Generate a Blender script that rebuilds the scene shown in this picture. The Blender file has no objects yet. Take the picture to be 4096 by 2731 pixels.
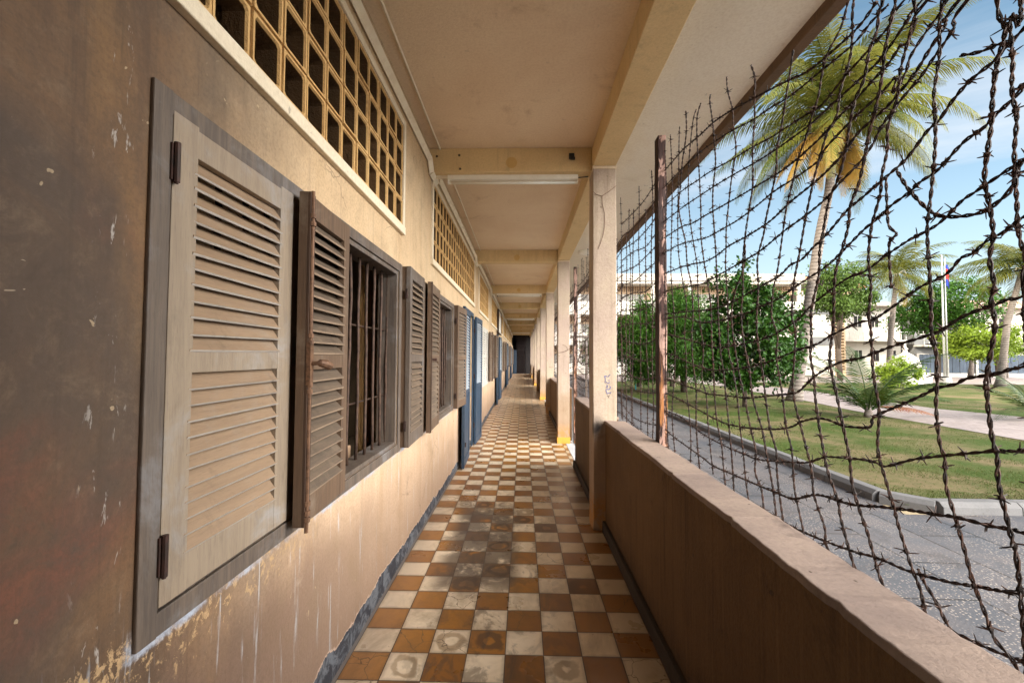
import bpy, bmesh, math, random
from mathutils import Vector, Matrix
R = math.radians
S = bpy.context.scene
COL = S.collection

# ---------------------------------------------------------------- camera
cam_d = bpy.data.cameras.new("camera"); cam = bpy.data.objects.new("camera", cam_d); COL.objects.link(cam)
CF, CP, CY, CR = 1752.03, 0.0337808, -0.0244739, 0.0057443
CPOS = Vector((0.08366, -2.33410, 1.55199))
_F = Vector((math.sin(CY)*math.cos(CP), math.cos(CY)*math.cos(CP), math.sin(CP)))
_R0 = Vector((math.cos(CY), -math.sin(CY), 0)); _U0 = _R0.cross(_F)
_Rr = _R0*math.cos(CR)+_U0*math.sin(CR); _U = -_R0*math.sin(CR)+_U0*math.cos(CR)
cam.matrix_world = Matrix(((_Rr.x,_U.x,-_F.x,CPOS.x),(_Rr.y,_U.y,-_F.y,CPOS.y),(_Rr.z,_U.z,-_F.z,CPOS.z),(0,0,0,1)))
cam_d.sensor_width = 36; cam_d.lens = CF/4096*36; cam_d.clip_start = .02; cam_d.clip_end = 2000
S.camera = cam

# ---------------------------------------------------------------- light
SUN_EL, SUN_AZ = 30.3, 32.0          # elevation; heading of the light from +X towards +Y
sd = Vector((math.cos(R(SUN_AZ))*math.cos(R(SUN_EL)), math.sin(R(SUN_AZ))*math.cos(R(SUN_EL)), -math.sin(R(SUN_EL))))
sl = bpy.data.lights.new("sun", "SUN"); sl.energy = 2.4; sl.angle = R(.5); sl.color = (1, .9, .74)
so = bpy.data.objects.new("sun", sl); so.rotation_euler = sd.to_track_quat('-Z', 'Y').to_euler(); COL.objects.link(so)

w = bpy.data.worlds.new("World"); S.world = w; w.use_nodes = True
nt = w.node_tree; nt.nodes.clear()
def WN(t, **k):
    n = nt.nodes.new(t)
    for a, b in k.items(): setattr(n, a, b)
    return n
def WL(a, b): nt.links.new(a, b)
def wmath(op, a, b=None, c=None, clamp=False):
    n = WN('ShaderNodeMath', operation=op, use_clamp=clamp)
    for i, v in enumerate((a, b, c)):
        if v is None: continue
        if isinstance(v, (int, float)): n.inputs[i].default_value = v
        else: WL(v, n.inputs[i])
    return n.outputs[0]
sky = WN('ShaderNodeTexSky', sky_type='NISHITA', sun_disc=False)
sky.sun_elevation = R(SUN_EL); sky.sun_rotation = math.atan2(-sd.x, -sd.y)
sky.air_density = 1.0; sky.dust_density = .6; sky.ozone_density = 1.2
SKYBG = .047
tc = WN('ShaderNodeTexCoord'); sp = WN('ShaderNodeSeparateXYZ'); WL(tc.outputs['Generated'], sp.inputs[0])
zz = wmath('ADD', wmath('MAXIMUM', sp.outputs[2], 0.0), .12)
u = wmath('DIVIDE', sp.outputs[0], zz); v = wmath('DIVIDE', sp.outputs[1], zz)
cb = WN('ShaderNodeCombineXYZ'); WL(wmath('ADD', wmath('MULTIPLY', u, .55), wmath('MULTIPLY', v, .85)), cb.inputs[0]); WL(wmath('SUBTRACT', wmath('MULTIPLY', v, .3), wmath('MULTIPLY', u, .22)), cb.inputs[1])
nz = WN('ShaderNodeTexNoise'); nz.inputs['Scale'].default_value = .85; nz.inputs['Detail'].default_value = 7; nz.inputs['Roughness'].default_value = .62; nz.inputs['Distortion'].default_value = .5
WL(cb.outputs[0], nz.inputs['Vector'])
cf = wmath('MULTIPLY_ADD', nz.outputs['Fac'], 3.4, -1.35, clamp=True)
hz = wmath('MULTIPLY', wmath('POWER', wmath('SUBTRACT', 1.0, wmath('MAXIMUM', sp.outputs[2], 0.0), clamp=True), 3.2), 1.0)
cloud = wmath('MAXIMUM', wmath('MULTIPLY', cf, wmath('SUBTRACT', .95, wmath('MULTIPLY', sp.outputs[2], .45))), hz, clamp=True)
# a bank of bright cloud, added out of view to fill the gallery with light
fill_bank = wmath('MULTIPLY_ADD', wmath('ADD', wmath('MULTIPLY', sp.outputs[0], .8), wmath('MULTIPLY', sp.outputs[1], -.6)), 2.4, -.72, clamp=True)
fill_bank = wmath('MULTIPLY', fill_bank, wmath('MULTIPLY_ADD', sp.outputs[2], 6.0, .1, clamp=True))
FILL_BANK = 15.0
skt = WN('ShaderNodeVectorMath', operation='MULTIPLY'); WL(sky.outputs[0], skt.inputs[0]); skt.inputs[1].default_value = (.72, 1.12, 1.10)
mul = WN('ShaderNodeVectorMath', operation='SCALE'); WL(skt.outputs[0], mul.inputs[0]); mul.inputs['Scale'].default_value = SKYBG
mx = WN('ShaderNodeMix', data_type='RGBA'); WL(wmath('MAXIMUM', cloud, fill_bank), mx.inputs[0]); WL(mul.outputs[0], mx.inputs[6])
CLOUD = .34
cc = WN('ShaderNodeVectorMath', operation='SCALE'); cc.inputs[0].default_value = (.95, .98, 1.03)
wt = WN('ShaderNodeMix', data_type='RGBA'); WL(fill_bank, wt.inputs[0]); wt.inputs[6].default_value = (.93, .98, 1.05, 1); wt.inputs[7].default_value = (1.0, .955, .885, 1); WL(wt.outputs[2], cc.inputs[0])
WL(wmath('MULTIPLY', wmath('MULTIPLY_ADD', fill_bank, FILL_BANK, 1.0), CLOUD), cc.inputs['Scale']); WL(cc.outputs[0], mx.inputs[7])
bg = WN('ShaderNodeBackground'); WL(mx.outputs[2], bg.inputs[0]); bg.inputs[1].default_value = 1.0
wo = WN('ShaderNodeOutputWorld'); WL(bg.outputs[0], wo.inputs[0])

S.view_settings.view_transform = 'Standard'; S.view_settings.look = 'None'
S.view_settings.exposure = 1.64; S.view_settings.gamma = 1.0
S.render.engine = 'CYCLES'
S.cycles.max_bounces = 10; S.cycles.diffuse_bounces = 3; S.cycles.glossy_bounces = 3; S.cycles.transparent_max_bounces = 8
S.cycles.sample_clamp_indirect = 8

# ---------------------------------------------------------------- materials
class G:
    def __init__(s, name):
        s.m = bpy.data.materials.new(name); s.m.use_nodes = True; s.t = s.m.node_tree
        s.b = s.t.nodes['Principled BSDF']; s.geo = s.t.nodes.new('ShaderNodeNewGeometry')
    def n(s, t, **k):
        n = s.t.nodes.new(t)
        for a, b in k.items(): setattr(n, a, b)
        return n
    def put(s, sock, v):
        if isinstance(v, (int, float)): sock.default_value = v
        elif isinstance(v, (tuple, list)): sock.default_value = (*v, 1)[:4] if sock.type == 'RGBA' else v
        else: s.t.links.new(v, sock)
    def math(s, op, a, b=None, c=None, clamp=False):
        n = s.n('ShaderNodeMath', operation=op, use_clamp=clamp)
        for i, v in enumerate((a, b, c)):
            if v is not None: s.put(n.inputs[i], v)
        return n.outputs[0]
    def pos(s, scale=(1,1,1), off=(0,0,0), src=None):
        n = s.n('ShaderNodeMapping'); s.put(n.inputs[0], src if src is not None else s.geo.outputs['Position']); n.inputs['Scale'].default_value = scale; n.inputs['Location'].default_value = off
        return n.outputs[0]
    def noise(s, vec, scale, detail=4, rough=.55, dist=0, out='Fac'):
        n = s.n('ShaderNodeTexNoise'); s.put(n.inputs['Vector'], vec); n.inputs['Scale'].default_value = scale
        n.inputs['Detail'].default_value = detail; n.inputs['Roughness'].default_value = rough; n.inputs['Distortion'].default_value = dist
        return n.outputs[out]
    def ramp(s, f, lo, hi):          # smooth 0..1 between lo and hi
        n = s.n('ShaderNodeMapRange', interpolation_type='SMOOTHSTEP'); s.put(n.inputs[0], f)
        for i, v in ((1, lo), (2, hi), (3, 0), (4, 1)): s.put(n.inputs[i], v)
        return n.outputs[0]
    def mix(s, f, a, b, mode='MIX'):
        n = s.n('ShaderNodeMix', data_type='RGBA', blend_type=mode); s.put(n.inputs[0], f); s.put(n.inputs[6], a); s.put(n.inputs[7], b)
        return n.outputs[2]
    def xyz(s, vec=None):
        n = s.n('ShaderNodeSeparateXYZ'); s.put(n.inputs[0], vec if vec is not None else s.geo.outputs['Position']); return n.outputs
    def bump(s, h, strength=.3, dist=.01):
        n = s.n('ShaderNodeBump'); n.inputs['Strength'].default_value = strength; n.inputs['Distance'].default_value = dist
        s.put(n.inputs['Height'], h); s.t.links.new(n.outputs[0], s.b.inputs['Normal'])
    def fin(s, col, rough=.8, metal=0, spec=.3):
        s.put(s.b.inputs['Base Color'], col); s.put(s.b.inputs['Roughness'], rough); s.put(s.b.inputs['Metallic'], metal)
        s.b.inputs['Specular IOR Level'].default_value = spec
        return s.m

def plaster(name, c1, c2, dirt=(.18,.13,.09), streak=.35, spots=.3, bump=.25, grime=.3, spec=.25, scale=1.0):
    g = G(name); P = g.pos((scale,)*3)
    big = g.noise(P, 1.1, 5, .6, .4); c = g.mix(g.ramp(big, .3, .7), c1, c2)
    st = g.noise(g.pos((9,9,.45)), 1.6, 5, .65); c = g.mix(g.math('MULTIPLY', g.ramp(st, .5, .78), streak), c, dirt)
    bl = g.noise(P, 3.1, 7, .7, .6); c = g.mix(g.math('MULTIPLY', g.ramp(bl, .55, .8), grime), c, dirt)
    fi = g.noise(P, 60, 3, .7); c = g.mix(g.math('MULTIPLY', g.ramp(fi, .35, .75), .22), c, dirt)
    sp = g.noise(P, 17, 2, .5); c = g.mix(g.math('MULTIPLY', g.ramp(sp, .72, .76), spots), c, (.06,.04,.03))
    g.bump(g.math('ADD', g.noise(P, 90, 4, .7), g.math('MULTIPLY', bl, 3.0)), bump, .006)
    return g.fin(c, .82, 0, spec)

def wood(name, c1, c2, worn, dirt=(.05,.035,.025), wear=.5, axis='z', rough=.6):
    g = G(name); sc = {'z': (14,14,.9), 'y': (14,.9,14), 'x': (.9,14,14)}[axis]
    a = g.noise(g.pos(sc), 3.2, 6, .65, .3); c = g.mix(g.ramp(a, .3, .72), c1, c2)
    b = g.noise(g.pos((2,2,2)), 1.7, 6, .7, .5); c = g.mix(g.math('MULTIPLY', g.ramp(b, .5, .72), wear), c, worn)
    d = g.noise(g.pos((5,5,1.5)), 2.3, 6, .7); c = g.mix(g.math('MULTIPLY', g.ramp(d, .56, .8), .55), c, dirt)
    f = g.noise(g.pos(sc), 26, 3, .6); c = g.mix(g.math('MULTIPLY', g.ramp(f, .5, .75), .3), c, dirt)
    g.bump(g.math('ADD', a, g.math('MULTIPLY', f, .5)), .35, .004)
    return g.fin(c, rough, 0, .3)

M = {}
# --- the classroom wall: ochre limewash with brown stain and a painted-in dark near end, red and white scrapes, and a blue black dado band showing where plaster fell
def wall_mat():
    g = G('wall_plaster'); P = g.pos(); X = g.xyz()
    big = g.noise(P, .9, 5, .6, .5); c = g.mix(g.ramp(big, .32, .68), (.68,.51,.32), (.60,.43,.26))
    low = g.ramp(g.math('ADD', X[2], g.math('MULTIPLY', g.noise(P, 2, 4), .7)), 2.0, .9); c = g.mix(g.math('MULTIPLY', low, .75), c, (.55,.38,.27))
    # brown stain on the first metres, painted darker to stand for edge-of-view shade
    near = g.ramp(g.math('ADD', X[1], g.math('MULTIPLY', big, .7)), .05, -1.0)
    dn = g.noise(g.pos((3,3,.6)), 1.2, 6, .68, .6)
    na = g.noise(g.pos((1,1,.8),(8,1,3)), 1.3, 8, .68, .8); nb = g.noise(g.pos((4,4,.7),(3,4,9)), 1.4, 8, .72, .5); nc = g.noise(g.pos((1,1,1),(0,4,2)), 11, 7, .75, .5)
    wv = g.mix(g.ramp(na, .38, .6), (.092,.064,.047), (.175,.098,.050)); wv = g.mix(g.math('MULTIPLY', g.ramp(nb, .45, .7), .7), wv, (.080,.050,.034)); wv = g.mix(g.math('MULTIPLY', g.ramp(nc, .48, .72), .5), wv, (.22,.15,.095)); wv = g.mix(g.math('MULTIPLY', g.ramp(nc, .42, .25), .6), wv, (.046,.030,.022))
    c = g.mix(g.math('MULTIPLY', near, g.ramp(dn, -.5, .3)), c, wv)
    un = g.math('MULTIPLY', g.ramp(g.math('ADD', X[1], g.math('MULTIPLY', big, .8)), 1.6, -.5), g.ramp(g.math('ADD', X[2], g.math('MULTIPLY', dn, .3)), 1.05, .75)); c = g.mix(g.math('MULTIPLY', un, .75), c, (.17,.105,.078))
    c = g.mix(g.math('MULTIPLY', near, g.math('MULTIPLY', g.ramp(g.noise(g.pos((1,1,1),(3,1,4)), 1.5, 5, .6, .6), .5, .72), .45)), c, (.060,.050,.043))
    red = g.math('MULTIPLY', g.ramp(g.noise(g.pos((1,1,1),(7,3,1)), 1.5, 4, .6, .5), .5, .68), g.ramp(X[1], -.6, -1.5))
    red = g.math('MULTIPLY', red, g.ramp(X[2], 2.1, 1.75)); red = g.math('MULTIPLY', red, g.ramp(X[2], .8, 1.1)); c = g.mix(g.math('MULTIPLY', g.math('MULTIPLY', red, g.ramp(nc, .3, .6)), .75), c, (.19,.062,.036))
    och = g.math('MULTIPLY', g.ramp(g.noise(g.pos((2,2,.5),(1,5,2)), 1.6, 5, .6), .52, .72), .3); c = g.mix(och, c, (.36,.20,.07))
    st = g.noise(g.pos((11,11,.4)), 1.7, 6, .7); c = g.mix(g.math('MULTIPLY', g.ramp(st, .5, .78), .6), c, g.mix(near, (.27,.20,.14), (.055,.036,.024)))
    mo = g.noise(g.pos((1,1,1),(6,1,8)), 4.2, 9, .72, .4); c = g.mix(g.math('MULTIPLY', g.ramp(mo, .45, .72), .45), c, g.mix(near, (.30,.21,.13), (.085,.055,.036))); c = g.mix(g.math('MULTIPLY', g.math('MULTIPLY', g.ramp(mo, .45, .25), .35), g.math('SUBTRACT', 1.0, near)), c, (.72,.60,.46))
    lo2 = g.ramp(g.math('ADD', X[2], g.math('MULTIPLY', mo, .5)), 1.0, .35); c = g.mix(g.math('MULTIPLY', lo2, .4), c, (.34,.23,.18))
    # blue white drips under the sills
    dr = g.noise(g.pos((26,26,1.6),(2,8,1)), 1.3, 3, .7); c = g.mix(g.math('MULTIPLY', g.math('MULTIPLY', g.ramp(dr, .60, .72), g.ramp(X[2], 1.0, .85)), .7), c, (.55,.58,.62))
    # pale scrapes and gouges
    sc1 = g.noise(g.pos((1,9,3),(0,3,5)), 3.1, 5, .75, 1.2); c = g.mix(g.math('MULTIPLY', g.ramp(sc1, .735, .76), .5), c, (.60,.48,.34))
    sc2 = g.noise(g.pos((6,22,5),(4,3,5)), 1.6, 4, .75, .6)
    ws = g.math('MULTIPLY', g.ramp(sc2, .60, .66), g.math('MULTIPLY', g.ramp(X[1], -1.50, -1.43), g.ramp(X[1], -1.365, -1.385)))
    c = g.mix(g.math('MULTIPLY', ws, .7), c, (.50,.46,.42))
    # paint flaked off below the big window: pale and orange flecks, thick along the sill
    k1 = g.noise(g.pos((1,1.1,.8)), 34, 6, .75, .5); fm = g.math('MULTIPLY', g.ramp(X[2], .55, .9), g.ramp(X[2], 1.0, .88)); fm = g.math('MULTIPLY', fm, g.ramp(X[1], -.1, -.6))
    c = g.mix(g.math('MULTIPLY', g.ramp(g.math('ADD', k1, g.math('MULTIPLY', fm, .18)), .69, .74), fm), c, (.48,.32,.17))
    ed = g.math('MULTIPLY', g.ramp(g.math('ADD', X[2], g.math('MULTIPLY', k1, .05)), .87, .885), g.ramp(X[2], .93, .91)); c = g.mix(g.math('MULTIPLY', g.math('MULTIPLY', ed, g.ramp(X[1], -1.37, -1.34)), g.ramp(g.noise(P, 5, 6, .75), .42, .62)), c, (.40,.44,.52))
    fl = g.noise(g.pos((1,1,1),(2,6,3)), 19, 3, .6, .5); c = g.mix(g.math('MULTIPLY', g.ramp(fl, .715, .735), .7), c, (.50,.38,.24))
    fl2 = g.noise(g.pos((1,3,7),(5,6,3)), 5, 2, .6, 1.5); c = g.mix(g.math('MULTIPLY', g.ramp(fl2, .76, .775), .55), c, (.52,.42,.30))
    hol = g.noise(P, 9, 2, .5, .4); c = g.mix(g.ramp(hol, .785, .80), c, (.05,.03,.02))
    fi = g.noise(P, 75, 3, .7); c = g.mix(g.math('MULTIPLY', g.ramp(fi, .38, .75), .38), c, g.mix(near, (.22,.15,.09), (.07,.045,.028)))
    crk = g.n('ShaderNodeTexVoronoi', feature='DISTANCE_TO_EDGE'); g.put(crk.inputs['Vector'], g.mix(.12, P, g.noise(P, 3, 4, .7, out='Color'))); crk.inputs['Scale'].default_value = 1.6
    ck = g.math('MULTIPLY', g.math('MULTIPLY', g.ramp(crk.outputs[0], .005, .001), g.ramp(g.noise(P, 1.3), .5, .62)), g.ramp(X[1], -.7, -.2)); c = g.mix(g.math('MULTIPLY', ck, .7), c, (.12,.08,.05))
    # band
    n1 = g.noise(g.pos((1,1,1),(5,0,0)), 2.6, 6, .7, .3); hgt = g.math('ADD', .0, g.math('MULTIPLY', g.ramp(X[1], 1.9, .0), .0))
    top = g.math('ADD', g.math('MULTIPLY_ADD', n1, .20, .012), g.math('MULTIPLY', g.ramp(X[1], 3.2, -.2), .05))
    d = g.math('SUBTRACT', X[2], top)
    c = g.mix(g.ramp(d, .014, .004), c, (.62,.46,.37))
    bandc = g.mix(g.ramp(g.noise(P, 8, 6, .75, 1), .45, .6), (.045,.05,.065), (.17,.19,.22)); bandc = g.mix(g.ramp(X[2], .035, .03), bandc, (.16,.14,.13))
    inb = g.ramp(d, .003, -.001); c = g.mix(inb, c, bandc)
    h = g.math('ADD', g.math('MULTIPLY', g.noise(P, 80, 4, .7), .5), g.math('MULTIPLY', g.noise(P, 7, 6, .7), 1.5))
    h = g.math('SUBTRACT', h, g.math('MULTIPLY', inb, 1.6)); h = g.math('SUBTRACT', h, g.math('MULTIPLY', g.ramp(hol, .785, .80), 3.0))
    g.bump(h, .38, .008); return g.fin(c, g.math('MULTIPLY_ADD', big, .3, .5), 0, .3)
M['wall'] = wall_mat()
M['ceiling'] = plaster('ceiling_paint', (.88,.72,.52), (.80,.62,.43), (.45,.28,.15), 0, .12, .35, .6)
M['beam'] = plaster('beam_paint', (.80,.61,.34), (.72,.53,.28), (.34,.25,.14), .3, .3, .3, .35)
def patch(m, y, x, z, r, col, k):      # a round painted over patch on the beams
    g = G.__new__(G); g.m = m; g.t = m.node_tree; g.b = g.t.nodes['Principled BSDF']; g.geo = g.t.nodes.new('ShaderNodeNewGeometry')
    c = g.b.inputs['Base Color'].links[0].from_socket; dv = g.n('ShaderNodeVectorMath', operation='DISTANCE'); g.put(dv.inputs[0], g.pos((1,y,1))); dv.inputs[1].default_value = (x, 0, z)
    d = g.math('ADD', dv.outputs['Value'], g.math('MULTIPLY', g.noise(g.pos(), 30, 3), .012)); c = g.mix(g.math('MULTIPLY', g.ramp(d, r+.006, r), k), c, col); g.put(g.b.inputs['Base Color'], c)
patch(M['beam'], 0, -.03, 3.36, .055, (.62,.36,.10), .6)
M['eaves'] = plaster('eaves_paint', (.88,.81,.69), (.82,.73,.59), (.45,.33,.2), 0, .25, .4, .35)
M['lip'] = plaster('eaves_lip', (.17,.10,.06), (.12,.08,.05), (.05,.04,.03), .5, .3, .5, .5)
def pillar_mat():
    m = plaster('pillar_plaster', (.50,.41,.31), (.43,.33,.28), (.16,.11,.065), .6, .5, .45, .6)
    g = G.__new__(G); g.m = m; g.t = m.node_tree; g.b = g.t.nodes['Principled BSDF']; g.geo = g.t.nodes.new('ShaderNodeNewGeometry')
    c = g.b.inputs['Base Color'].links[0].from_socket; X = g.xyz(); n = g.noise(g.pos(), 6, 5, .7, .5)
    zz_ = g.math('ADD', X[2], g.math('MULTIPLY_ADD', n, .5, -.25))
    low = g.ramp(zz_, 1.0, .7); c = g.mix(g.math('MULTIPLY', low, .55), c, (.30,.19,.11))
    rust = g.math('MULTIPLY', g.ramp(zz_, .42, .2), g.ramp(n, .4, .55)); c = g.mix(g.math('MULTIPLY', rust, .8), c, (.45,.22,.06))
    dv = g.n('ShaderNodeVectorMath', operation='DISTANCE'); g.put(dv.inputs[0], g.pos((1,1,.75))); dv.inputs[1].default_value = (.755, 1.64, .69)
    soot = g.ramp(g.math('ADD', dv.outputs['Value'], g.math('MULTIPLY', n, .12)), .17, .06); c = g.mix(g.math('MULTIPLY', soot, .93), c, (.02,.017,.018))
    g.put(g.b.inputs['Base Color'], c); return m
M['pillar'] = pillar_mat()
M['capital'] = plaster('pillar_neck', (.75,.62,.45), (.7,.56,.4), (.4,.3,.2), .3, .1, .3, .3)
M['yellow_base'] = plaster('yellow_plinth', (.62,.36,.06), (.55,.28,.05), (.2,.12,.05), .3, .5, .3, .5)
M['parapet'] = plaster('parapet_plaster', (.175,.10,.045), (.12,.068,.032), (.035,.022,.014), .55, .8, .6, .9)
def streaks_foot_shade(m, col, k):
    g = G.__new__(G); g.m = m; g.t = m.node_tree; g.b = g.t.nodes['Principled BSDF']; g.geo = g.t.nodes.new('ShaderNodeNewGeometry')
    c = g.b.inputs['Base Color'].links[0].from_socket; a = g.noise(g.pos((40,40,1.1)), 1.5, 6, .7, .3); c = g.mix(g.math('MULTIPLY', g.ramp(a, .5, .68), k), c, col); X = g.xyz()
    c = g.mix(g.math('MULTIPLY', g.ramp(g.math('ADD', X[2], g.math('MULTIPLY', a, .25)), .45, .12), .6), c, (.022,.014,.009)); g.put(g.b.inputs['Base Color'], c)  # face also painted darker towards its foot to stand for shade
streaks_foot_shade(M['parapet'], (.25,.14,.06), .28)
M['coping'] = plaster('coping_cement', (.33,.25,.20), (.20,.15,.13), (.07,.048,.042), .0, 1.0, .3, 1.4)
M['kick'] = plaster('black_skirting', (.04,.03,.025), (.06,.045,.035), (.02,.015,.01), .3, .2, .3, .3)
M['sill_cement'] = plaster('threshold_cement', (.5,.5,.52), (.42,.42,.44), (.25,.22,.2), 0, .3, .3, .4)
M['block'] = plaster('breeze_block', (.72,.47,.20), (.60,.36,.14), (.20,.09,.03), .5, .4, .8, .8)
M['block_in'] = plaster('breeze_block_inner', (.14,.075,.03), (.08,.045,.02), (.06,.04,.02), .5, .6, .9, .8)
M['block_rim'] = plaster('breeze_rim_paint', (.80,.70,.54), (.74,.64,.48), (.4,.3,.18), .2, .4, .4, .3)
M['frame'] = wood('window_frame_wood', (.15,.115,.09), (.085,.068,.058), (.25,.25,.26), wear=.5)
M['pale_leaf'] = wood('pale_shutter_paint', (.30,.235,.17), (.24,.185,.135), (.33,.33,.335), (.09,.07,.055), wear=.6)
M['pale_slat'] = wood('pale_slat_paint', (.30,.205,.13), (.25,.17,.11), (.32,.29,.25), (.12,.085,.06), wear=.3, axis='y')
M['slat_edge'] = wood('slat_edge_worn', (.42,.38,.34), (.34,.30,.26), (.2,.16,.13), wear=.5, axis='y')
M['brown_edge'] = wood('brown_slat_edge_worn', (.30,.22,.155), (.22,.155,.11), (.12,.08,.055), wear=.5, axis='y')
M['brown_leaf'] = wood('brown_shutter_wood', (.15,.095,.06), (.10,.065,.045), (.27,.22,.17), wear=.5)
M['brown_slat'] = wood('brown_slat_wood', (.15,.11,.078), (.095,.072,.055), (.27,.20,.14), wear=.6, axis='y')
M['moulding'] = wood('moulding_wood', (.085,.048,.03), (.05,.032,.024), (.2,.12,.07), wear=.4)
M['grey_leaf'] = wood('grey_shutter_paint', (.55,.53,.49), (.47,.45,.41), (.4,.38,.34), (.12,.1,.08), wear=.5)
M['blue'] = wood('blue_door_paint', (.036,.062,.10), (.028,.05,.082), (.08,.10,.13), (.05,.07,.1), wear=.3, rough=.45)
M['door_louvre'] = wood('door_louvre_paint', (.30,.34,.38), (.24,.28,.33), (.4,.4,.4), (.1,.1,.1), wear=.4)
M['door_edge'] = wood('door_edge_wood', (.33,.17,.05), (.25,.13,.04), (.3,.2,.1), wear=.4)
def metal(name, c1, c2, rough=.6, met=.3, sc=30):
    g = G(name); a = g.noise(g.pos(), sc, 5, .7); c = g.mix(g.ramp(a, .4, .65), c1, c2); g.bump(a, .5, .002); return g.fin(c, rough, met, .3)
M['rust'] = metal('rusted_iron', (.09,.045,.03), (.17,.08,.045))
M['wire'] = metal('rusted_wire', (.016,.011,.010), (.06,.026,.015), .7, .2, 60)
M['bar'] = metal('window_bar_iron', (.10,.06,.042), (.045,.028,.022), .6, .3)
M['hinge'] = metal('hinge_iron', (.06,.03,.024), (.035,.024,.02), .6, .3)
M['lampw'] = metal('white_lamp_casing', (.92,.89,.80), (.88,.84,.74), .4, 0, 12)
M['tube'] = metal('glass_tube_off', (.85,.83,.76), (.82,.8,.72), .2, 0, 5)
M['black'] = metal('black_plastic', (.02,.02,.02), (.03,.03,.03), .5, 0, 12)
M['pipe'] = metal('white_trunking', (.88,.80,.64), (.80,.70,.54), .45, 0, 9)
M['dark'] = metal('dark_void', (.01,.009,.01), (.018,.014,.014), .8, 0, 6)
M['bolt'] = metal('rusty_bolt', (.20,.11,.065), (.10,.055,.035))
M['gate'] = metal('dark_gate_iron', (.035,.025,.025), (.02,.016,.018), .5, .3, 20)
M['panel'] = wood('plywood_panel', (.66,.40,.17), (.58,.33,.13), (.4,.26,.14), wear=.4)
M['brick_old'] = plaster('old_brick', (.58,.38,.24), (.40,.26,.17), (.1,.06,.04), .3, .5, .9, .7)
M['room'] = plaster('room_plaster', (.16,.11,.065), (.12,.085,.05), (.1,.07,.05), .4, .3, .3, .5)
def post_mat():
    g = G('post_wood'); g.k = 1; a = g.noise(g.pos((30,30,1.4)), 2.2, 6, .7, .5); c = g.mix(g.ramp(a, .38, .62), (.018,.008,.007), (.045,.016,.012))
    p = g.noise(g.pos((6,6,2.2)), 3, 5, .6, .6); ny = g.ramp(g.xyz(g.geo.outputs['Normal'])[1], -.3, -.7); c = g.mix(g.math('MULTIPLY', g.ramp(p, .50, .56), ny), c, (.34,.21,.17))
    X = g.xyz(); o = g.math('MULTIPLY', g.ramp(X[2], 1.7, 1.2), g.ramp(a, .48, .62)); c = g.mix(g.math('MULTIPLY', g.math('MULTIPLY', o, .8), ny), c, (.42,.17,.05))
    g.bump(g.math('ADD', a, p), .8, .01); return g.fin(c, .7)
M['post'] = post_mat()
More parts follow.
